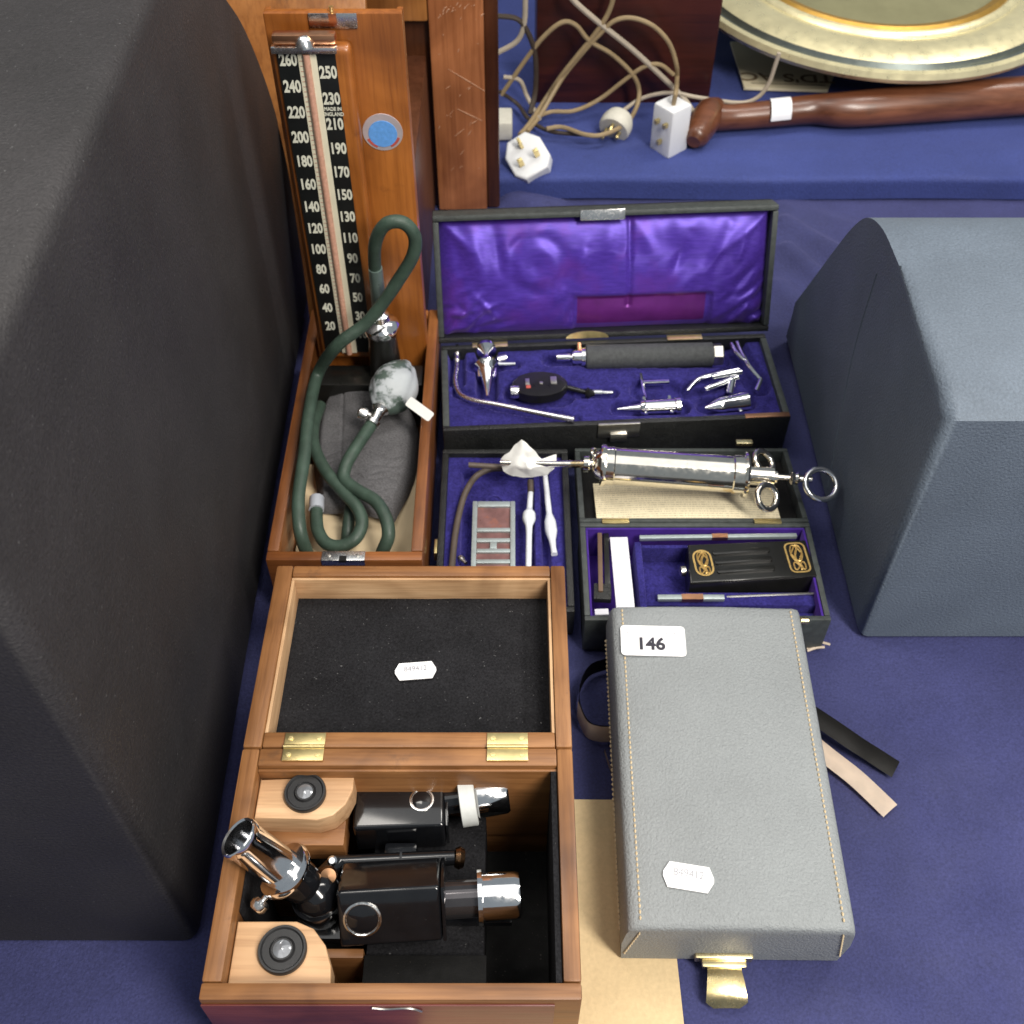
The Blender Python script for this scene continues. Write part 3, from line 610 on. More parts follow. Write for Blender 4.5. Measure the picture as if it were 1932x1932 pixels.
# instruments in the velvet
def px(u, v, z): return PX(P(u, v, z))
K = px(1100, 720, VZ)
t = thing('angled_probe', 'long chrome rod bent at one end lying across the velvet', 'probe', P(900, 757, VZ), 'instruments in the velvet bed')
B().tube(sp([P(u, v, z) for u, v, z in ((863, 652, .042), (862, 690, .043), (859, 718, .045), (867, 742, .047), (892, 755, .050), (940, 764, .052), (1010, 778, .053), (1083, 792, .054))], 7), [.0020, .0024, .0026, .0027, .0028, .0029, .0029, .0030], 12).part('rod', chromes, t)
for v in (664, 677): B().tube([P(862, v-3, .044), P(862, v+4, .044)], .0032, 12).part('collar', chromes, t)
t = thing('otoscope', 'chrome otoscope head with a long speculum cone and disc top', 'otoscope', P(918, 700, VZ), 'instruments in the velvet bed')
a0, a1 = P(917, 656, .045), P(920, 749, .045); axv = a1-a0; L_ = axv.length
B().lathe([(0, .005), (.001, .0112), (.005, .0116), (.008, .007), (.011, .0034), (L_*.30, .0030), (L_*.32, .005)], a0, axv, 24).part('disc_top', chrome, t)
B().lathe([(L_*.32, .004), (L_*.35, .0115), (L_*.40, .0125), (L_*.46, .0085), (L_*.55, .0075), (L_*.58, .0064), (L_*.96, .0020), (L_, .0020)], a0, axv, 24).part('speculum', chrome, t)
B().tube([P(925, 688, .046), P(972, 687, .046)], .0024, 10).part('arm', chrome, t)
B().tube([P(938, 678, .048), P(955, 674, .048)], .0036, 10).part('screw', chrome, t)
for du in (-14, 16): B().tube([P(918+du, 690, .045), P(918+du*.9, 712, .044)], .0022, 8).part('prong', chrome, t)
t = thing('ophthalmoscope_head', 'oval black ophthalmoscope head with a thin stem in the velvet', 'ophthalmoscope', P(1018, 742, VZ), 'instruments in the velvet bed')
co_ = P(1018, 738, .041); Mo = frame(co_, OX, OYv)
b = bmesh.new(); prism(b, ell(.0275, .0175, 36), 0, .010, Mo, .002, 3); mesh_obj('disc_body', b, ebonite, MW[t], t)
for dx, dy, w, h, m_ in ((-.012, .003, .004, .009, steel), (-.0115, -.004, .0045, .004, redst), (.014, .004, .006, .010, steel), (.0015, .001, .003, .003, steel)):
    B().box(dx-w/2, dx+w/2, dy-h/2, dy+h/2, .0098, .0108, .0003, Mo).part('window', m_, t)
B().lathe([(0, .006), (.004, .0068), (.008, .0062), (.010, .004)], co_+OX*-.0290+OYv*-.005+Vector((0, 0, .005)), OX, 18).part('lens_wheel', chromes, t)
B().tube([co_+OX*.026+Vector((0, 0, .004)), P(1112, 742, .045)], .0026, 10).part('stem', ebonite, t)
B().lathe([(0, .004), (.003, .006), (.005, .004), (.010, .003)], P(1104, 742, .045), OX, 14).part('collar', ebonite, t)
B().tube([P(1118, 741, .045), P(1136, 741, .045), P(1137, 741, .045), P(1156, 741, .045)], [.0034, .0034, .0024, .0022], 12).part('bayonet', chrome, t)
t = thing('battery_tube', 'black knurled cylindrical battery handle with nickel ends', 'battery', P(1225, 672, VZ), 'instruments in the velvet bed')
hz = .050; h0, h1 = P(1104, 674, hz), P(1344, 669, hz); ha = h1-h0; HL = ha.length
knurl = mat('knurled_black', (.068, .073, .075), .5, var=.3, vs=300, bump=1, bs=1800)
B().lathe([(0, .0110), (.001, .0125), (HL-.001, .0125), (HL, .0110)], h0, ha, 32).part('grip', knurl, t)
B().lathe([(HL, .0105), (HL+.001, .0112), (HL+.009, .0112), (HL+.0105, .0098), (HL+.011, 0)], h0, ha, 6).part('end_cap', steel, t)
B().lathe([(-.029, .0036), (-.028, .0040), (-.0155, .0040), (-.015, .0028), (-.0135, .0028), (-.013, .0060), (-.010, .0072), (-.0045, .0072), (-.004, .0095), (0, .0095)], h0, ha, 20).part('connector', chrome, t)
B().tube([h0-ha.normalized()*.006+Vector((0, .004, .004)), h0-ha.normalized()*.006+Vector((0, .013, .007))], .0022, 8).part('switch', copperm, t)
t = thing('speculum_head', 'chrome speculum head with a pointed cone and lens carrier beside the tiny mirror', 'speculum', P(1235, 765, VZ), 'instruments in the velvet bed')
s0, s1 = P(1164, 772, .046), P(1284, 766, .046); sa = s1-s0; SL = sa.length
B().lathe([(0, .0008), (SL*.2, .003), (SL*.36, .0045), (SL*.37, .0072), (SL*.42, .0084), (SL*.44, .0074), (SL*.9, .0076), (SL*.92, .0086), (SL*.99, .0084), (SL, .004)], s0, sa, 22).part('cone', chrome, t)
for f in (.44, .84): B().tube([s0+sa*f+OYv*-.009, s0+sa*f+OYv*.011+Vector((0, 0, .003))], .0019, 8).part('post', chrome, t)
B().box(-.013, .013, -.002, .002, -.002, .002, .0006, frame(P(1238, 722, .048), OX, OYv)).part('crossbar', chrome, t)
B().box(-.013, .013, -.0065, .0065, -.0008, .0004, .0003, frame(P(1233, 706, .043), OX, OYv)).part('lens', velvetp, t)
B().tube([P(1209, 706, .044), P(1212, 724, .046), P(1218, 752, .046)], .0016, 8).part('carrier', chrome, t)
t = thing('nasal_speculum', 'chrome two-bladed speculum with splayed arms beside the bent probes', 'speculum', P(1370, 740, VZ), 'instruments in the velvet bed')
B().tube(sp([P(1296, 738, .046), P(1318, 716, .048), P(1350, 707, .050), P(1393, 698, .050)], 5), [.0024, .0028, .0028, .0030], 10).part('blade', chrome, t)
B().tube([P(1343, 712, .052), P(1398, 702, .052)], .0032, 10).part('blade', chrome, t)
B().tube([P(1330, 735, .050), P(1352, 727, .051), P(1392, 712, .051)], .0028, 10).part('arm', chrome, t)
B().tube([P(1382, 715, .050), P(1376, 745, .048)], .0040, 12).part('pivot', chrome, t)
n0, n1 = P(1330, 770, .046), P(1412, 757, .046); na = n1-n0; NL = na.length
B().lathe([(0, .0016), (NL*.28, .0072), (NL*.42, .0086), (NL*.45, .0080), (NL*.85, .0098), (NL*.97, .0098), (NL, .004)], n0, na, 20).part('cone', chrome, t)
B().tube([P(1398, 755, .046), P(1398, 778, .044)], .0022, 8).part('post', chrome, t)
t = thing('bent_probe', 'slim chrome probe bent like an elbow in the velvet corner', 'probe', P(1410, 690, VZ), 'instruments in the velvet bed')
B().tube(sp([P(1391, 647, .047), P(1398, 663, .047), P(1412, 690, .047), P(1432, 714, .047), P(1434, 719, .047), P(1426, 739, .047)], 5), [.0028, .0024, .0024, .0024, .0027, .0030], 10).part('rod', chrome, t)
t = thing('short_rod', 'short flat chrome rod lying against the elbow-bent probe', 'rod', P(1392, 665, VZ), 'instruments in the velvet bed')
B().tube([P(1380, 649, .048), P(1388, 664, .048), P(1404, 680, .048)], [.0024, .0028, .0024], 10).part('rod', chrome, t)

# ------------------------------------------------------------------ case with pipettes (half hidden under the microscope lid)
c2 = thing('pipette_case', 'small black case with plain blue velvet tray holding pipettes', 'case', (-.006, .64, 0))
cx0, cx1, cy0, cy1, c2z = -.066, .0530, .548, .7385, .034
B().box(cx0, cx1, cy1-.006, cy1, .001, c2z, .0015).part('back_wall', blackl, c2)
B().box(cx0, cx1, cy0, cy0+.006, .001, c2z, .0015).part('front_wall', blackl, c2)
B().box(cx0, cx0+.006, cy0+.0062, cy1-.0062, .001, c2z, .0015).part('side_wall', blackl, c2)
B().box(cx1-.006, cx1, cy0+.0062, cy1-.0062, .001, c2z, .0015).part('side_wall', blackl, c2)
B().box(cx0+.006, cx1-.006, cy0+.006, cy1-.006, .001, .005).part('base', blackl, c2)
def v2_f(s, q):
    x = cx0+.006+(cx1-cx0-.012)*s; y = cy0+.006+(cy1-cy0-.012)*q; z = .028
    d = min(x-(cx0+.018), (cx1-.018)-x, (cy1-.020)-y); w = max(0, min(1, d/.003)); z -= .012*w
    for a, b_ in ((.021, .0245), ):                    # raised rib between the slots
        w2 = max(0, min(1, (.004-abs(x-.0235))/.0015)); z = max(z, .016+.010*w2*(1 if y < .715 else 0))
    return Vector((x, y, z+.0006*nz(x*90, y*90)))
B().hf(70, 90, v2_f).part('velvet_tray', velvet, c2, 80)
for x in (-.0668,): B().box(x-.002, x+.0005, .612, .628, .022, .033, .0004).part('clasp', brass, c2)
t = thing('slide_holder', 'flat glass slide holder with copper windows in a grey frame', 'slide holder', (-.016, .63, .02))
q0, q1 = P(892, 945, .032), P(972, 941, .032); sw = q1.x-q0.x; MSl = Matrix.Translation((q0.x, q0.y, .0285))
sl = .118
B().box(0, .0045, -sl, 0, 0, .0035, .0008, MSl).part('frame_side', greymet, t)
B().box(sw-.0045, sw, -sl, 0, 0, .0035, .0008, MSl).part('frame_side', greymet, t)
B().box(.0046, sw-.0046, -.0065, 0, 0, .0033, .0008, MSl).part('frame_end', greymet, t)
B().box(.0046, sw-.0046, -sl, -sl+.0065, 0, .0033, .0008, MSl).part('frame_end', greymet, t)
for y0 in (-.032, -.044, -.056, -.068): B().box(.0046, sw-.0046, y0-.0042, y0, .0004, .0034, .0006, MSl).part('crossbar', greymet, t)
B().box(sw/2-.003, sw/2+.003, -.0558, -.0482, .0004, .0032, .0004, MSl).part('divider', greymet, t)
B().box(.002, sw-.002, -sl+.002, -.002, -.010, .0012, 0, MSl).part('copper_window', copperp, t)
b = bmesh.new(); torus(b, MSl @ Vector((sw/2, .001, .001)), (0, 0, 1), .007, .0009, 24, 6); mesh_obj('wire_loop', b, velvet, MW[t], t)
for i, (lab, pts) in enumerate((('white glass pipette with a middle bulge beside the slide holder', ((1001, 930), (999, 960), (998, 980), (998, 1010), (997, 1075))), ('thin white glass pipette leaning outward under the tissue', ((1028, 893), (1034, 950), (1038, 985), (1042, 1020), (1046, 1046))))):
    ps = [P(u, v, .030) for u, v in pts]; o_ = thing('glass_pipette', lab, 'pipette', ps[-1], 'glass pipettes')
    B().tube(sp(ps, 6), [.0026, .0027, .0028, .0060, .0062, .0034, .0028, .0028, .0027][:9] if i == 0 else [.0024, .0026, .0028, .0028, .0054, .0056, .0032, .0026, .0030], 14).part('glass_tube', glassw, o_)
    B().tube([ps[0]+Vector((0, .014, .001)), ps[0]], .0030, 10).part('rubber_end', rubberb, o_)
t = thing('rubber_tube', 'brown rubber tube curving round inside the pipette tray', 'tube', P(870, 940, .03))
B().tube(sp([P(u, v, z) for u, v, z in ((948, 884, .034), (922, 886, .034), (897, 900, .033), (878, 930, .033), (866, 970, .032), (858, 1015, .032), (852, 1075, .032))], 7), .0030, 12).part('tube', rubberb, t)
B().tube([P(884, 877, .052), P(950, 881, .050)], .0026, 12).part('stub', rubberb, t)
B().lathe([(0, .003), (.003, .0032), (.004, .002), (.009, .0018)], P(868, 1052, .028), (.6, -.8, .1), 12).solo('small_screw', steel, 'tiny steel screw lying in the pipette tray corner', 'screw', P(868, 1052, .028))

# ------------------------------------------------------------------ battery case with open lid (under the syringe)
c3 = thing('battery_case', 'black case with bright violet velvet lining opened flat behind the grey case', 'case', (.16, .585, 0))
bx0, bx1, by_0, by_1, bz_ = .0600, .2640, .5315, .6375, .045
B().box(bx0, bx1, by_0, by_0+.005, .001, bz_, .0014).part('front_wall', edgegrey, c3)
B().box(bx0, bx1, by_1-.005, by_1, .001, bz_, .0014).part('back_wall', edgegrey, c3)
B().box(bx0, bx0+.005, by_0+.0052, by_1-.0052, .001, bz_, .0014).part('side_wall', edgegrey, c3)
B().box(bx1-.005, bx1, by_0+.0052, by_1-.0052, .001, bz_, .0014).part('side_wall', edgegrey, c3)
B().box(bx0+.005, bx1-.005, by_0+.005, by_1-.005, .001, .006).part('base', velvetp, c3)
B().box(bx0+.0052, bx1-.0052, by_1-.0072, by_1-.0051, .006, .0435, .0005).part('lining_strip', velvetp, c3)
B().box(bx1-.0072, bx1-.0051, by_0+.0052, by_1-.0075, .006, .0435, .0005).part('lining_strip', velvetp, c3)
B().box(bx0+.0051, bx0+.0068, by_0+.0052, by_1-.0075, .006, .0435, .0005).part('lining_strip', velvetp, c3)
tx0 = P(1198, 1040, .040).x; ty1 = P(1300, 1022, .040).y; ty0 = P(1300, 1112, .040).y; txm = P(1524, 1060, .04).x
B().box(tx0, tx0+.006, by_0+.008, ty1, .006, .040, .0015).part('tray_rim', velvet, c3)
B().box(tx0+.0062, txm, ty0-.014, ty0, .006, .036, .0015).part('tray_rim', velvet, c3)
B().box(tx0+.0062, txm, ty1-.004, ty1, .006, .036, .0015).part('tray_rim', velvet, c3)
B().box(tx0+.0062, txm, ty0, ty1-.004, .006, .016).part('tray_floor', velvet, c3)
B().box(tx0+.0062, bx1-.008, by_0+.006, ty0-.016, .006, .028, .001).part('tray_rim', velvet, c3)
# open lid behind, sloping down
lt3 = R(-8); ML3 = frame((bx0, by_1+.0008, bz_), (1, 0, 0), (0, math.cos(lt3), math.sin(lt3)))
lw3 = bx1-bx0; ll3 = .106
B().box(0, lw3, 0, .005, -.020, 0, .0014, ML3).part('lid_edge', edgegrey, c3)
B().box(0, lw3, ll3-.005, ll3, -.020, 0, .0014, ML3).part('lid_edge', edgegrey, c3)
B().box(0, .005, .0052, ll3-.0052, -.020, 0, .0014, ML3).part('lid_edge', edgegrey, c3)
B().box(lw3-.005, lw3, .0052, ll3-.0052, -.020, 0, .0014, ML3).part('lid_edge', edgegrey, c3)
B().box(.0052, lw3-.0052, .0052, ll3-.0052, -.020, -.012, 0, ML3).part('lid_lining', blackpad, c3)
for x in (.020, .155): B().box(x, x+.024, -.003, .003, -.0004, .0012, .0004, ML3).part('hinge', brass, c3)
gc = P(1412, 824, .055)
B().box(-.008, .008, -.003, .003, 0, .004, .001, Matrix.Translation((gc.x, ML3.translation.y+ll3*.985, .036))).part('gilt_clasp', brassp, c3)
B().box(bx1-.040, bx1-.026, by_0-.004, by_0+.003, bz_-.004, bz_+.002, .0008).part('gilt_clasp', brassp, c3)
B().lathe([(0, .003), (.006, .003), (.007, .002)], (bx1-.026, by_0-.001, bz_+.001), (1, 0, 0), 12).part('clasp_stud', brassp, c3)
# printed leaflet in the lid
def leaf_f(s, q):
    p = ML3 @ Vector((.016+.165*s, .006+.060*q-.014*s*q, -.011+.010*(1-q)*.6+.003*math.sin(s*3)+.004*s*q)); return p
oldprint = bpy.data.materials['aged_printed_paper'].copy(); oldprint.name = 'leaflet_print'; nt_ = oldprint.node_tree
w_ = nt_.nodes.new('ShaderNodeTexWave'); w_.wave_type = 'BANDS'; w_.bands_direction = 'Y'; w_.inputs['Scale'].default_value = 95; w_.inputs['Distortion'].default_value = .3
tc_ = nt_.nodes.new('ShaderNodeTexCoord'); nt_.links.new(tc_.outputs['Object'], w_.inputs[0])
ns_ = _noise(nt_, tc_.outputs['Object'], 1, 2, .5, (900, 120, 1)); kk = _mix(nt_, 1.0, _ramp(nt_, w_.outputs['Fac'], [(.55, (0, 0, 0)), (.8, (.75, .75, .75))]), _ramp(nt_, ns_, [(.4, (0, 0, 0)), (.55, (1, 1, 1))]), 'MULTIPLY')
pb_ = nt_.nodes['Principled BSDF']; src = pb_.inputs['Base Color'].links[0].from_socket
nt_.links.new(_mix(nt_, kk, src, (.42, .36, .24)), pb_.inputs['Base Color'])
lf = thing('printed_leaflet', 'aged cream printed leaflet lying in the black lid under the syringe', 'leaflet', (.15, .67, .035))
B().hf(24, 10, leaf_f).part('sheet', oldprint, lf)
# black battery unit with gilt badges
bu = thing('black_battery_unit', 'black ribbed unit with two gilt badges lying in the violet case', 'battery', P(1420, 1060, .02))
u0, u1, u2, u3 = P(1302, 1100, .046), P(1542, 1086, .046), P(1520, 1018, .046), P(1298, 1027, .046)
pl = [(p.x, p.y) for p in (u0, u1, u2, u3)]
b = bmesh.new(); prism(b, pl, .0165, .046, None, .0018, 3); mesh_obj('body', b, ebonite, MW[bu], bu)
MB = frame((u0+u1+u2+u3)/4, (u1-u0), (u3-u0)); ww = (u1-u0).length; hh = (u2-u1).length
for y in (-.010, .0, .010):
    b = bmesh.new(); prism(b, rr(ww*.46, .0055, .0024), 0, .0016, MB @ Matrix.Translation((-.006, y, 0)), .0007); mesh_obj('raised_rib', b, ebonite, MW[bu], bu)
B().box(ww*.505, ww*.535, -.012, -.006, -.008, -.002, .0005, MB).part('contact', steel, bu)
B().lathe([(0, .0045), (.004, .0045), (.005, .003)], MB @ Vector((-ww*.505, 0, -.010)), MB.to_3x3() @ Vector((-1, 0, 0)), 14).part('contact', steel, bu)
for x, w, h, r in ((-.375, .0165, .0285, .008), (.375, .0185, .0330, .0055)):
    Mb = MB @ Matrix.Translation((x*ww, 0, .0002))
    out, inn = rr(w, h, r), rr(w-.0032, h-.0032, r-.0016); n = len(out)
    b = bmesh.new()
    for i in range(n):
        b.faces.new([b.verts.new(Mb @ Vector((*q, .0003))) for q in (out[i], out[(i+1) % n], inn[(i+1) % n], inn[i])])
    bmesh.ops.remove_doubles(b, verts=b.verts, dist=1e-6); bd = mesh_obj('gilt_badge', b, gilt, MW[bu], bu)
    # monogram flourishes: interlaced strokes
    s_ = B()
    for k in range(3):
        yy = (-.28+.28*k)*h
        s_.tube([Mb @ Vector((w*.27*math.sin(a*1.0+k), yy+h*.13*math.sin(2*a), .0004)) for a in [6.28*i/18 for i in range(19)]], .0007, 5)
    s_.tube([Mb @ Vector((w*.10*math.sin(a*3), h*.40*math.cos(a), .0004)) for a in [3.14*i/20 for i in range(21)]], .0010, 5)
    s_.part('gilt_monogram', gilt, bu)
# small things in that case
def bar(name, lab, cat, p, q, w, h, m_, parts=None, group=None):
    d = q-p; t_ = thing(name, lab, cat, p, group); Mx = frame(p, d, Vector((0, 0, 1)).cross(d))
    B().box(0, d.length, -w/2, w/2, 0, h, min(w, h)*.18, Mx).part('bar', m_, t_)
    for f0, f1, mm in (parts or []): B().box(d.length*f0, d.length*f1, -w/2-.0003, w/2+.0003, -.0001, h+.0003, 0, Mx).part('band', mm, t_)
    return t_
bar('white_card_strip', 'plain white card strip standing in the violet case beside the tray', 'card', P(1180, 1150, .040), P(1167, 1016, .040), .0155, .002, whitep)
bar('brown_rod', 'slim brown rod beside the white strip in the violet case', 'rod', P(1133, 1120, .038), P(1131, 1010, .038), .004, .004, brownr)
bar('black_rod', 'black rod lying beside the slim brown rod', 'rod', P(1146, 1120, .034), P(1143, 1012, .034), .005, .005, ebonite)
bar('black_block', 'small black block in the corner of the violet case', 'block', P(1136, 1138, .034), P(1136, 1108, .034), .015, .006, blackl)
bar('white_scrap', 'small white scrap at the front corner of the violet case', 'scrap', P(1122, 1157, .036), P(1148, 1156, .036), .006, .002, whitep)
bar('banded_rod', 'grey rod with a copper band along the tray back edge', 'rod', P(1206, 1018, .038), P(1502, 1014, .038), .004, .004, greymet, [(.46, .56, copperm)])
bar('banded_rod', 'grey rod with an orange band peeping above the grey case', 'rod', P(1240, 1131, .038), P(1366, 1131, .038), .005, .004, greymet, [(.36, .68, copperm)])
bar('thin_needle', 'thin steel needle along the front of the blue tray', 'needle', P(1370, 1128, .034), P(1548, 1121, .036), .0022, .002, steel)

# ------------------------------------------------------------------ brass ear syringe
SZ = .0655
sy = thing('metal_syringe', 'large nickel-plated brass syringe with ring handles lying on the open black lid', 'syringe', P(1270, 900, .045))
sA, sB = P(1137, 878, SZ), P(1404, 896, SZ); sx_ = (sB-sA).normalized(); BLn = (sB-sA).length; k_ = PX((sA+sB)/2)
nick = mat('old_nickel_plate', (.80, .76, .68), .13, 1, var=.08, vs=90, rv=.6, stain=(30, .62, (.55, .42, .24)), specks=500, speckc=(.5, .42, .3))
B().lathe([(0, .0172), (.010, .0177), (.011, .0168), (BLn-.011, .0168), (BLn-.010, .0179), (BLn, .0179)], sA, sx_, 48).part('barrel', nick, sy)
B().lathe([(-.002, .0186), (0, .0194), (.003, .0186)], sA, sx_, 40).part('front_flange', nick, sy)
B().lathe([(-.001, .0204), (.001, .0212), (.003, .0204)], sA+sx_*BLn, sx_, 40).part('rear_flange', nick, sy)
B().lathe([(-.018, .0045), (-.017, .0075), (-.0125, .0080), (-.0115, .0052), (-.009, .0055), (-.006, .012), (-.002, .0150)], sA, sx_, 28).part('nozzle_hub', nick, sy)
tip = P(944, 873, SZ-.002)
B().tube([sA-sx_*.016, (sA+tip)/2, tip], [.0036, .0030, .0026], 16).part('nozzle', nick, sy)
sE = sA+sx_*BLn
B().lathe([(.003, .0085), (.026, .0085), (.027, .0055), (.029, .0055)], sE, sx_, 28).part('rear_cap', nick, sy)
B().tube([sE+sx_*.025, sE+sx_*.060], .0030, 14).part('plunger_rod', nick, sy)
B().lathe([(.040, .0034), (.042, .0062), (.045, .0050), (.047, .0058), (.049, .0035)], sE, sx_, 18).part('rod_collar', nick, sy)
rc = P(1549, 914, SZ)
b = bmesh.new(); torus(b, rc, Vector((.10, -.42, .90)), .0142, .0027, 40, 12); mesh_obj('thumb_ring', b, chrome, MW[sy], sy)
for u, v, nn in ((1441, 872, (.55, -.2, .8)), (1447, 938, (.5, -.5, .75))):
    c = P(u, v, SZ+.001); b = bmesh.new(); torus(b, c, nn, .0108, .0030, 30, 10); mesh_obj('finger_ring', b, nick, MW[sy], sy)
b = bmesh.new(); torus(b, sA-sx_*.006+Vector((0, .010, .002)), (.8, 0, .5), .006, .0018, 24, 8); mesh_obj('side_ring', b, nick, MW[sy], sy)
# tissue paper round the nozzle
ts = thing('tissue_wrap', 'crumpled white tissue paper wrapped round the syringe nozzle', 'tissue', P(995, 885, .045))
pts = {k: P(u, v, z) for k, (u, v, z) in dict(a=(944, 868, .062), b=(962, 850, .072), c=(985, 828, .085), d=(1005, 848, .078), e=(1022, 866, .066), f=(1050, 858, .068), g=(1049, 872, .064), h=(1046, 884, .060), i=(1034, 896, .052), j=(1000, 901, .050), k=(968, 899, .051), l=(950, 888, .056), m=(985, 862, .074), n=(1000, 884, .066), o=(970, 880, .065), p=(1030, 880, .064)).items()}
b = bmesh.new(); V_ = {k: b.verts.new(p) for k, p in pts.items()}
for f in ('abm', 'bcm', 'cdm', 'dem', 'amo', 'men', 'mno', 'alo', 'lko', 'kjo', 'jno', 'jin', 'inp', 'ihp', 'hgp', 'gep', 'gfe', 'epn'): b.faces.new([V_[c] for c in f])
bmesh.ops.subdivide_edges(b, edges=b.edges[:], cuts=5, use_grid_fill=True)
for v in b.verts: v.co += Vector((nz(v.co.x*160, v.co.y*160, 1), nz(v.co.x*160, v.co.y*160, 5), nz(v.co.x*150, v.co.y*150, 9)))*.0015
mesh_obj('tissue', b, tissue, MW[ts], ts, 70)

# ------------------------------------------------------------------ wooden microscope box
mb = thing('microscope_box', 'open oak box with a dark felt-lined lid laid back flat', 'box', (-.069, .281, .0015))
mx0, mx1, my0, my1, mz = -.1785, .0400, .2020, .3615, .1400
ix0, ix1, iy0, iy1 = -.1667, .0295, .2120, .3490
B().box(mx0, ix0, iy0+.0001, my1, .0015, mz, .0020).part('side_wall', oak_y, mb)
B().box(ix1, mx1, iy0+.0001, my1, .0015, mz, .0020).part('side_wall', oak_y, mb)
B().box(mx0, mx1, my0, iy0-.0001, .0015, mz, .0020).part('front_wall', oak_x, mb)
B().box(ix0+.0002, ix1-.0002, iy1, my1, .0015, mz-.0002, .001).part('back_wall', oak_x, mb)
B().box(ix0+.0002, ix1-.0002, iy1-.0022, iy1-.0002, .040, mz-.004, .0004).part('back_lining', oak_x, mb)
B().box(mx0+.0004, .0245, my0-.0014, my0-.0001, .0016, mz-.0060, .0004).part('front_veneer', maroon, mb)
B().box(ix0+.0002, ix1-.0002, iy0, iy1-.0024, .0015, .012).part('floor', blackpad, mb)
B().box(ix1-.0042, ix1-.0004, iy0+.0004, iy1-.0026, .012, mz-.003, .0006).part('black_divider', felt, mb)
B().box(ix0+.0002, ix0+.0014, iy0+.046, iy1-.046, .012, .126, .0003).part('black_lining', felt, mb)
B().box(-.094, -.018, iy0+.0004, iy1-.0030, .012, .072, .0015).part('felt_support', felt, mb)
B().box(-.094, -.016, iy0+.0004, iy0+.036, .0722, .080, .001).part('felt_step', blackpad, mb)
B().box(ix0+.0004, -.0945, iy0+.034, iy0+.040, .012, .080, .001).part('cross_bar', oak_x, mb)
B().box(ix0+.0004, -.0945, iy0+.086, iy0+.091, .012, .085, .001).part('cross_bar', oak_x, mb)
hk = [Vector((x, my0-.0022, z)) for x, z in ((-.080, .1335), (-.072, .1315), (-.062, .1330), (-.056, .1315), (-.052, .1270))]
B().tube(sp(hk, 5), .0008, 6).part('hook_latch', steel, mb)
# pine blocks
def block(pix, ztop, th, m_):
    ps = [P(u, v, ztop) for u, v in pix]; b = bmesh.new(); prism(b, [(p.x, p.y) for p in ps], ztop-th, ztop, None, .0012, 3); return mesh_obj('pine_block', b, m_, MW[mb], mb)
zt_ = .1270
b1 = [P(u, v, zt_) for u, v in ((668, 1462), (666, 1490), (652, 1517), (628, 1538), (598, 1547), (560, 1545))]
poly1 = [(ix0+.0004, iy1-.0026)] + [(b1[0].x, iy1-.0026)] + [(p.x, p.y) for p in b1] + [(ix0+.0004, b1[-1].y+.0008)]
b = bmesh.new(); prism(b, poly1[::-1], zt_-.020, zt_, None, .0012, 3); mesh_obj('pine_block', b, pine, MW[mb], mb)
b2 = [P(u, v, zt_) for u, v in ((560, 1738), (592, 1752), (614, 1783), (624, 1822), (625, 1856))]
poly2 = [(ix0+.0004, iy0+.0004), (ix0+.0004, b2[0].y)] + [(p.x, p.y) for p in b2[:-1]] + [(b2[-1].x, iy0+.0004)]
b = bmesh.new(); prism(b, poly2[::-1], zt_-.020, zt_, None, .0012, 3); mesh_obj('pine_block', b, pine, MW[mb], mb)
pk = P(605, 1562, .104); B().lathe([(0, .008), (.012, .008)], (pk.x, pk.y+.004, .092), (0, 0, 1), 18).part('dowel', pine, mb)
B().box(ix0+.0004, -.110, iy1-.040, iy1-.0026, .085, zt_-.0202, .001).part('block_support', oak_x, mb)
B().box(ix0+.0004, -.1135, iy0+.0004, iy0+.030, .012, zt_-.0202, .001).part('block_support', oak_x, mb)
# lid
LA = R(-2.6); MLd = frame((mx0, my1+.0008, mz), (1, 0, 0), (0, math.cos(LA), math.sin(LA))); LW = mx1-mx0; LLn = .1585; LDp = .030
lidp = B().box(0, .0125, .0002, LLn, -LDp, 0, .0020, MLd).part('lid_side', oak_y, mb)
B().box(LW-.0110, LW, .0002, LLn, -LDp, 0, .0020, MLd).part('lid_side', oak_y, mb)
B().box(.0127, LW-.0112, .0002, .0122, -LDp, -.0002, .0020, MLd).part('lid_rail', oak_x, mb)
B().box(.0127, LW-.0112, LLn-.0105, LLn, -LDp, -.0002, .0020, MLd).part('lid_rail', oak_x, mb)
B().box(.0127, LW-.0112, LLn-.0128, LLn-.0107, -.0255, -.0022, .0003, MLd).part('pale_lining', pale_x, mb)
B().box(.0127, .0148, .0124, LLn-.0130, -.0255, -.0022, .0003, MLd).part('pale_lining', pale_y, mb)
B().box(LW-.0133, LW-.0113, .0124, LLn-.0130, -.0255, -.0022, .0003, MLd).part('pale_lining', pale_y, mb)
def felt_f(s, q):
    x, y = .0147+(LW-.0280)*s, .0124+(LLn-.0252)*q
    inn = min(x-.075, LW-.030-x, y-.030, LLn-.030-y); w = max(0, min(1, inn/.004+.5))
    return MLd @ Vector((x, y, -.0245-.0016*w+.0005*nz(x*40, y*40)))
B().hf(90, 70, felt_f).part('felt_panel', felt, mb)
B().box(0, LW, 0, LLn, -LDp-.004, -LDp-.0002, .001, MLd).part('lid_top', oak_x, mb)
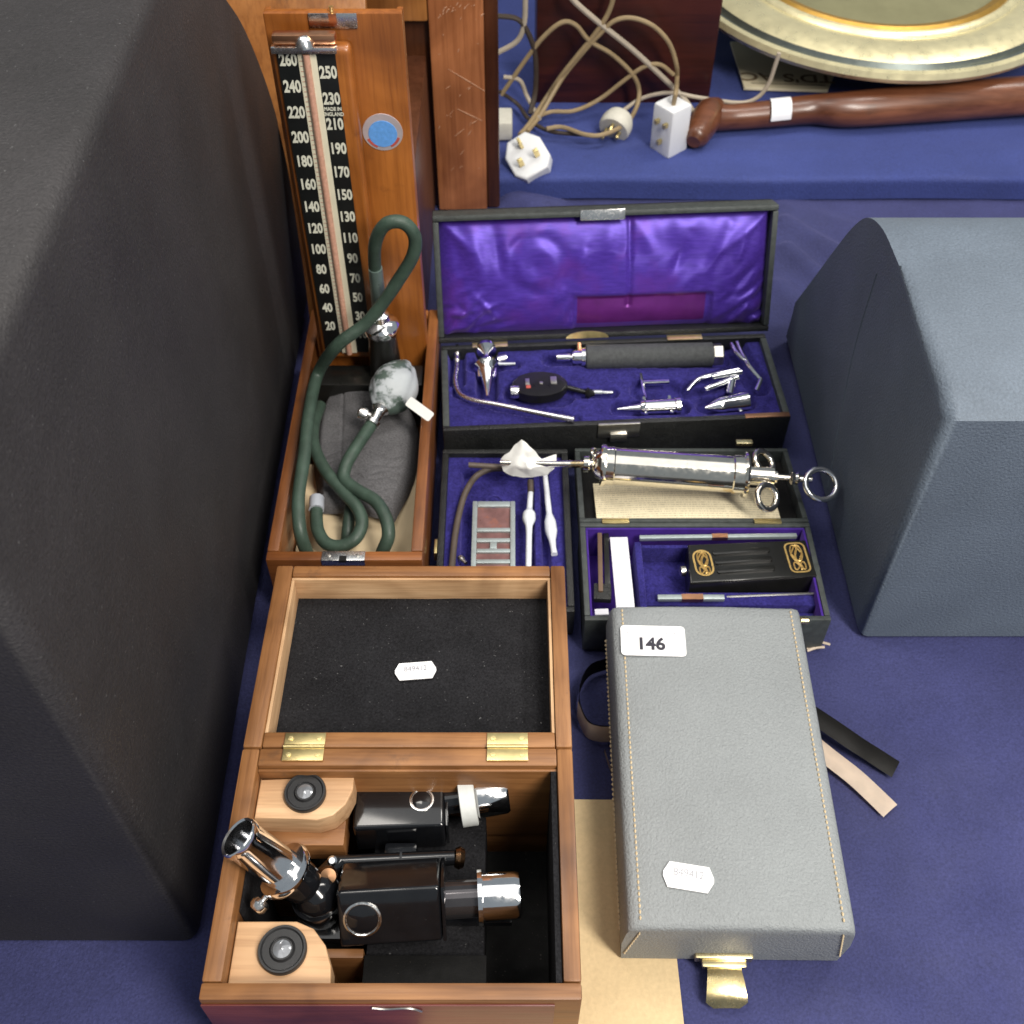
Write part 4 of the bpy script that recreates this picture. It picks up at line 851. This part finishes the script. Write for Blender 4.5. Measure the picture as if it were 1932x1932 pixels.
for x in (.0275, .162):
    h_ = B().box(x, x+.027, -.0105, -.0009, -.0002, .0011, .0003, MLd).box(x, x+.027, .0009, .0105, -.0002, .0011, .0003, MLd).part('hinge', brass, mb)
    B().tube([MLd @ Vector((x, 0, .0008)), MLd @ Vector((x+.027, 0, .0008))], .0015, 10).part('hinge_pin', brass, h_)
    for dx in (.004, .023):
        for dy in (-.0062, .0062): B().lathe([(.0008, .0019), (.0015, .0017), (.0016, 0)], MLd @ Vector((x+dx, dy, 0)), (0, 0, 1), 12).part('screw', brass, h_)
def tag(parent, M, w, h, s, name='price_tag', ts=.0075, m_=None):
    c = h*.42; pl = [(-w/2+c*.5, -h/2), (w/2-c*.5, -h/2), (w/2, -h*.08), (w/2-.0002, h*.1), (w/2-c*.5, h/2), (-w/2+c*.5, h/2), (-w/2, h*.1), (-w/2, -h*.08)]
    b = bmesh.new(); prism(b, pl, 0, .0003, M); o_ = mesh_obj(name, b, white, MW[parent], parent)
    text(s, ts, M @ Matrix.Translation((0, h*.12, .0004)), m_ or inkp, o_, 'tag_number', 0, .9); return o_
tp = MLd @ Vector((LW*.497, LLn*.492, -.0238))
tag(mb, frame(tp, (1, .09, 0), (-.09, 1, math.sin(LA))), .0300, .0150, '849412', ts=.0062)

# eyepieces in the blocks
for (u, v, rp_, lab) in ((575, 1493, 40.5, 'black eyepiece in the pine block beside the brass hinge'), (532, 1790, 47.5, 'black eyepiece in the pine block at the box front')):
    c = P(u, v, zt_+.004); r_ = rp_*PX(c); c.z = zt_-.001; t = thing('eyepiece', lab, 'eyepiece', c, 'spare eyepieces in pine blocks')
    B().lathe([(0, r_*.96), (.004, r_*.98), (.0052, r_*.94), (.0052, r_*.86), (.0040, r_*.80), (.0040, r_*.52), (.0052, r_*.48), (.0056, r_*.46), (.0048, r_*.43)], c, (0, 0, 1), 44).part('cap_ring', bakel, t)
    B().lathe([(.0030, r_*.44), (.0050, r_*.36), (.0058, r_*.2), (.0061, 0)], c, (0, 0, 1), 32).part('lens', lens, t)

# binocular microscope head
mh = thing('binocular_head', 'gloss black binocular microscope head with chrome eyepiece tubes in the oak box', 'microscope', (-.07, .27, .072))
# rear prism housing
hc = P(752, 1514, .107); M1 = Matrix.Translation(hc) @ Matrix.Rotation(R(2.5), 4, 'Z')
B().box(-.0300, .0310, -.0180, .0235, -.034, .0, .0030, M1, seg=3).part('prism_housing', ebony, mh)
B().box(.0312, .0330, -.0170, .0220, -.030, -.002, .0006, M1).part('end_plate', ebony, mh)
dc = M1 @ Vector((.0155, .0010, 0)); B().lathe([(-.0004, .0082), (.0008, .0082), (.0010, .0072), (.0004, .0068)], dc, (0, 0, 1), 36).part('chrome_bezel', chromes, mh)
B().lathe([(.0002, .0070), (.0010, .005), (.0014, 0)], dc, (0, 0, 1), 30).part('cover_glass', ebony, mh)
x1 = (M1.to_3x3() @ Vector((1, .09, .05))).normalized(); e0 = M1 @ Vector((.0310, .0050, -.010))
B().lathe([(0, .0095), (.016, .0095)], e0, x1, 28).part('draw_tube', ebony, mh)
B().lathe([(.0095, .0185), (.010, .0194), (.020, .0194), (.0205, .0185), (.0205, .012)], e0, x1, 40).part('white_ring', ivory, mh)
B().lathe([(.0207, .0138), (.022, .0152), (.041, .0146), (.043, .0134), (.0432, .008)], e0, x1, 40).part('eyepiece_cap', chrome, mh)
# front prism housing, tipped towards the viewer
h2c = P(737, 1700, .112); TB = R(38)
M2 = Matrix.Translation(h2c) @ Matrix.Rotation(R(3.5), 4, 'Z') @ Matrix.Rotation(-TB, 4, 'X')
B().box(-.0315, .0320, -.0150, .0225, -.0210, .0165, .0030, M2, seg=3).part('prism_housing', ebony, mh)
B().box(.0322, .0345, -.0155, .0220, -.0205, .0160, .0008, M2).part('end_plate', ebony, mh)
fd = M2.to_3x3() @ Vector((0, -1, 0)); dc = M2 @ Vector((-.0165, -.0150, -.0022))
B().lathe([(-.0004, .0118), (.0008, .0118), (.0012, .0106), (.0004, .0100)], dc, fd, 40).part('chrome_bezel', chromes, mh)
B().lathe([(.0002, .0102), (.0016, .0072), (.0022, 0)], dc, fd, 36).part('cover_glass', ebony, mh)
x2 = (M2.to_3x3() @ Vector((1, 0, 0))).normalized(); e0 = M2 @ Vector((.034, .001, -.002))
B().lathe([(0, .0118), (.022, .0118)], e0, x2, 36).part('draw_tube', mat('black_chrome', (.10, .095, .10), .1, .8), mh)
B().lathe([(.0205, .0150), (.0208, .0176), (.0235, .0176), (.0242, .0150)], e0, x2, 44).part('eyepiece_flange', chrome, mh)
B().lathe([(.0242, .0150), (.0265, .0150), (.044, .0148), (.047, .0140), (.048, .0115), (.0475, .0095)], e0, x2, 44).part('eyepiece_cap', chrome, mh)
# bar joining the housings
ra, rb = P(628, 1628, .102), P(858, 1618, .102)
B().tube([ra, ra.lerp(rb, .55)], .0048, 16).tube([ra.lerp(rb, .57), rb], .0050, 16).part('hinge_bar', ebony, mh)
B().lathe([(0, .006), (.003, .0075), (.006, .006)], rb, (1, 0, -.2), 20).part('bar_nut', mat('bronze_nut', (.30, .17, .09), .25, 1), mh)
B().box(-.012, .010, -.016, .016, -.028, -.008, .003, Matrix.Translation(ra.lerp(rb, .55))).part('bridge', ebony, mh)
# joint and inclined chrome tube
oe = P(447, 1578, .168); rg = P(533, 1640, .137); axt = (oe-rg).normalized(); rT = 41*PX(oe)*.96; TL = (oe-rg).length
B().lathe([(-.002, rT*1.02), (.0, rT*1.0), (TL-.006, rT), (TL-.005, rT*1.06), (TL-.0008, rT*1.06), (TL, rT*1.0), (TL-.001, rT*.90), (TL-.010, rT*.86), (TL*.4, rT*.84), (TL*.4, 0)], rg, axt, 48, False).part('eyepiece_tube', chrome, mh)
B().lathe([(-.006, rT*1.0), (-.0055, rT*1.42), (-.002, rT*1.50), (.0005, rT*1.42), (.001, rT*1.0)], rg, axt, 44).part('clamp_ring', chrome, mh)
B().lathe([(-.030, rT*.55), (-.026, rT*.80), (-.018, rT*1.05), (-.006, rT*1.12)], rg, axt, 36).part('tube_socket', ebony, mh)
kd = (P(512, 1690, .128)-rg); kd = (kd-axt*kd.dot(axt)).normalized()
B().tube([rg-axt*.003+kd*rT*1.2, rg-axt*.003+kd*(rT*1.2+.008)], .0020, 10).lathe([(0, .004), (.002, .0058), (.005, .0058), (.007, .0045)], rg-axt*.003+kd*(rT*1.2+.006), kd, 20).part('clamp_screw', chromes, mh)
jn = rg-axt*.030
B().lathe([(-.014, .004), (-.012, .010), (-.004, .0145), (.004, .0140), (.010, .009)], jn, axt, 28).part('joint_hub', ebony, mh)
B().tube([jn, jn.lerp(ra, .5)+Vector((0, 0, -.004)), ra+Vector((.004, 0, 0))], [.009, .009, .007], 18).part('joint_arm', ebony, mh)
B().lathe([(0, .0055), (.004, .0062), (.007, .0050), (.0075, 0)], P(618, 1650, .118), (.2, -.5, .8), 20).part('joint_screw', mat('bronze_screw', (.16, .09, .05), .35, 1), mh)
B().lathe([(0, .0030), (.003, .0032), (.004, .002)], P(628, 1625, .110), (0, -.3, 1), 14).part('pivot_screw', chrome, mh)
B().lathe([(0, .012), (.020, .016), (.026, .016)], Vector((jn.x, jn.y, .082)), (0, 0, 1), 28).part('hub_foot', ebony, mh)
B().box(jn.x-.016, jn.x+.020, jn.y-.018, jn.y+.018, .0735, .083, .003).part('foot_plate', ebony, mh)
B().box(jn.x-.01, .0, jn.y-.006, jn.y+.006, .0725, .080, .001).part('base_bar', ebony, mh)

# ------------------------------------------------------------------ kraft paper, grey stitched case with strap
kp = [P(1091, 1511, 0), P(1210, 1511, 0), P(1281, 1811, 0), P(1283, 1990, 0)]
b = bmesh.new(); hf(b, 20, 30, lambda s, q: Vector((-.06+(.1185+.06-.004*q)*s, .10+.2935*q, .0006+.0014*abs(nz(s*4, q*5))))); o = mesh_obj('kraft_paper', b, kraft, Matrix.Translation((.06, .2, 0))); o.location = (.06, .2, 0)
props(o, 'sheet of tan kraft paper lying under the oak box and grey case', 'paper')
gt = thing('grey_stitched_case', 'closed grey leatherette case with cream stitching and a brass clasp', 'case', (.153, .40, 0))
ga = R(2); MG = frame((.0765, .2725, .0025), (1, -.012, 0), (.012, math.cos(ga), math.sin(ga))); GW, GL, GT = .1515, .2565, .0625
b = bmesh.new()
def gsec(y, e):   # cross-section with soft top edges
    w0, w1 = 0.0, GW; s = []
    for x, z in [(w0, 0), (w0-.002, GT*.5), (w0, GT-.006), (w0+.0018, GT-.0022), (w0+.006, GT-.0003)]+[(w0+.02+(GW-.04)*k/8, GT+.0015*math.sin(math.pi*k/8)) for k in range(9)]+[(w1-.006, GT-.0003), (w1-.0018, GT-.0022), (w1, GT-.006), (w1+.002, GT*.5), (w1, 0)]:
        s.append(b.verts.new(MG @ Vector((x, y, z-(e if z > GT*.6 else 0)+(.0004*nz(x*30, y*30) if z > GT*.8 else 0)))))
    return s
ys = [(0, .004), (.0015, .0015), (.004, .0004)]+[(.004+(GL-.008)*k/26, 0) for k in range(1, 26)]+[(GL-.004, .0004), (GL-.0015, .0015), (GL, .004)]
secs = [gsec(y, e) for y, e in ys]
for a, c in zip(secs, secs[1:]):
    for k in range(len(a)-1): b.faces.new([a[k], a[k+1], c[k+1], c[k]])
    b.faces.new([a[-1], a[0], c[0], c[-1]])
b.faces.new(secs[0]); b.faces.new(secs[-1][::-1]); mesh_obj('shell', b, greyvin, MW[gt], gt, 50)
def stitch(a, c, n, up):
    s_ = B(); d = (c-a)/n
    for i in range(n):
        p = a+d*i; s_.tube([p+d*.16, p+d*.5+up*.0005, p+d*.84], [.0004, .00085, .0004], 5)
    props(s_.part('stitching', thread, gt), kind='stuff')
upg = MG.to_3x3() @ Vector((0, 0, 1))
for x in (.0085, GW-.0085): stitch(MG @ Vector((x, .005, GT)), MG @ Vector((x, GL-.004, GT)), 62, upg)
for x0, x1 in ((.0085, .001), (GW-.0085, GW-.001)): stitch(MG @ Vector((x0, -.0004, GT-.006)), MG @ Vector((x1, -.0006, .012)), 9, Vector((0, -1, 0)))
stitch(MG @ Vector((-.0021, .01, GT*.42)), MG @ Vector((-.0021, GL-.01, GT*.42)), 60, Vector((-1, 0, 0)))
# clasp
cxm = (P(1385, 1800, .05).x-.0765)/1.0
B().box(cxm-.020, cxm+.020, -.0035, .0005, .004, .0135, .0012, MG).part('clasp_plate', brassp, gt)
B().box(cxm-.0155, cxm+.0155, -.0085, -.0030, .005, .0105, .0015, MG).part('clasp_bar', brassp, gt)
tg_ = sp([MG @ Vector((cxm, -.0075, .0085)), MG @ Vector((cxm, -.016, .0090)), MG @ Vector((cxm, -.026, .0070)), MG @ Vector((cxm, -.033, .0020))], 6)
b = bmesh.new(); N_ = len(tg_)-1
def ton_f(s, q):
    k = q*N_; i = min(int(k), N_-1); p = tg_[i].lerp(tg_[i+1], k-i); w = .0115+.0035*q-.006*max(0, q-.85)/.15
    return p+Vector(((s-.5)*2*w, 0, -.0008*(2*s-1)**2))
hf(b, 10, 18, ton_f); bmesh.ops.solidify(b, geom=b.faces[:], thickness=.0016); mesh_obj('clasp_tongue', b, brassp, MW[gt], gt)
# stickers
M146 = frame(MG @ Vector((.0385, .2190, GT+.0018)), (1, -.03, 0), (.03, 1, math.tan(ga))); ps_ = P(1232, 1211, .07)
loc = MG.inverted() @ P(1232, 1211, MG.translation.z+GT+.008)
M146.translation = MG @ Vector((loc.x, loc.y, GT+.0018))
b = bmesh.new(); prism(b, rr(.0505, .0275, .0032), 0, .0003, M146); lb = mesh_obj('lot_label', b, white, MW[gt], gt)
text('146', .0150, M146 @ Matrix.Translation((-.0020, -.0035, .0004)), ink, lb, 'lot_number', .035, 1.0)
text('Tennants Auction Centre', .0042, M146 @ Matrix.Translation((-.0025, .0070, .0004)), inkg, lb, 'label_heading', 0, .95)
loc = MG.inverted() @ P(1299, 1655, MG.translation.z+GT+.003)
Mt2 = frame(MG @ Vector((loc.x, loc.y, GT+.0018)), (1, -.17, 0), (.17, 1, math.tan(ga)))
tag(gt, Mt2, .0345, .0180, '849412', ts=.0078, m_=inkg)
# strap loops on the table
def ribbon(pts, h, th, m_, name, par, lean=0):
    ps = sp(pts, 8); b = bmesh.new(); n = len(ps)-1
    hf(b, n, 2, lambda s, q: ps[round(s*n)]+Vector((0, 0, h*q))+Vector((0, lean*q, 0)))
    bmesh.ops.solidify(b, geom=b.faces[:], thickness=th); return mesh_obj(name, b, m_, MW[par], par)
ribbon([P(1150, 1262, .001), P(1112, 1276, .001), P(1093, 1310, .001), P(1094, 1350, .001), P(1112, 1384, .001), P(1150, 1392, .001)], .018, .0014, leatherk, 'strap_inside', gt)
lo = [P(1088, 1352, .001), P(1104, 1388, .001), P(1128, 1399, .001), P(1158, 1399, .001)]
ribbon(lo, .024, .0012, leathert, 'strap_face', gt)
ribbon([P(1140, 1420, .001), P(1150, 1450, .001), P(1165, 1480, .001)], .006, .001, leathert, 'strap_end', gt)
def flat_strap(us, w, z, m_, name):
    a, c = us; p, q = P(*a, z), P(*c, z); d = (q-p); Mx = frame(p, d, Vector((0, 0, 1)).cross(d)); B().box(0, d.length, -w/2, w/2, 0, .002, .0005, Mx).part(name, m_, gt)
def soft_strap(pts, w, m_, name):
    ps = sp([P(*p) for p in pts], 8); n = len(ps)-1; b = bmesh.new()
    def f(s, q):
        i = min(int(s*n+1e-6), n-1); p = ps[round(s*n)]; d = (ps[i+1]-ps[i]); sd_ = Vector((0, 0, 1)).cross(d).normalized(); return p+sd_*(q-.5)*w+Vector((0, 0, .0012*math.cos((q-.5)*3)))
    hf(b, n, 6, f); bmesh.ops.solidify(b, geom=b.faces[:], thickness=.0018); mesh_obj(name, b, m_, MW[gt], gt)
soft_strap(((1505, 1330, .016), (1560, 1366, .014), (1610, 1400, .012), (1650, 1426, .006), (1690, 1452, .003)), .0165, leatherk, 'strap_back')
soft_strap(((1505, 1380, .006), (1560, 1425, .005), (1610, 1464, .004), (1645, 1496, .003), (1680, 1530, .002)), .0165, leathert, 'strap_face')
st = thing('string_end', 'frayed cream string ends beside the grey stitched case', 'string', P(1535, 1218, 0))
for pts in (((1522, 1224), (1534, 1215), (1548, 1212), (1566, 1216)), ((1524, 1226), (1538, 1220), (1545, 1210), (1552, 1204)), ((1523, 1228), (1540, 1222), (1556, 1221)), ((1524, 1222), (1532, 1210), (1540, 1206))):
    B().tube(sp([P(u, v, .003+.002*i) for i, (u, v) in enumerate(pts)], 5), .0012, 6).part('strand', string, st)
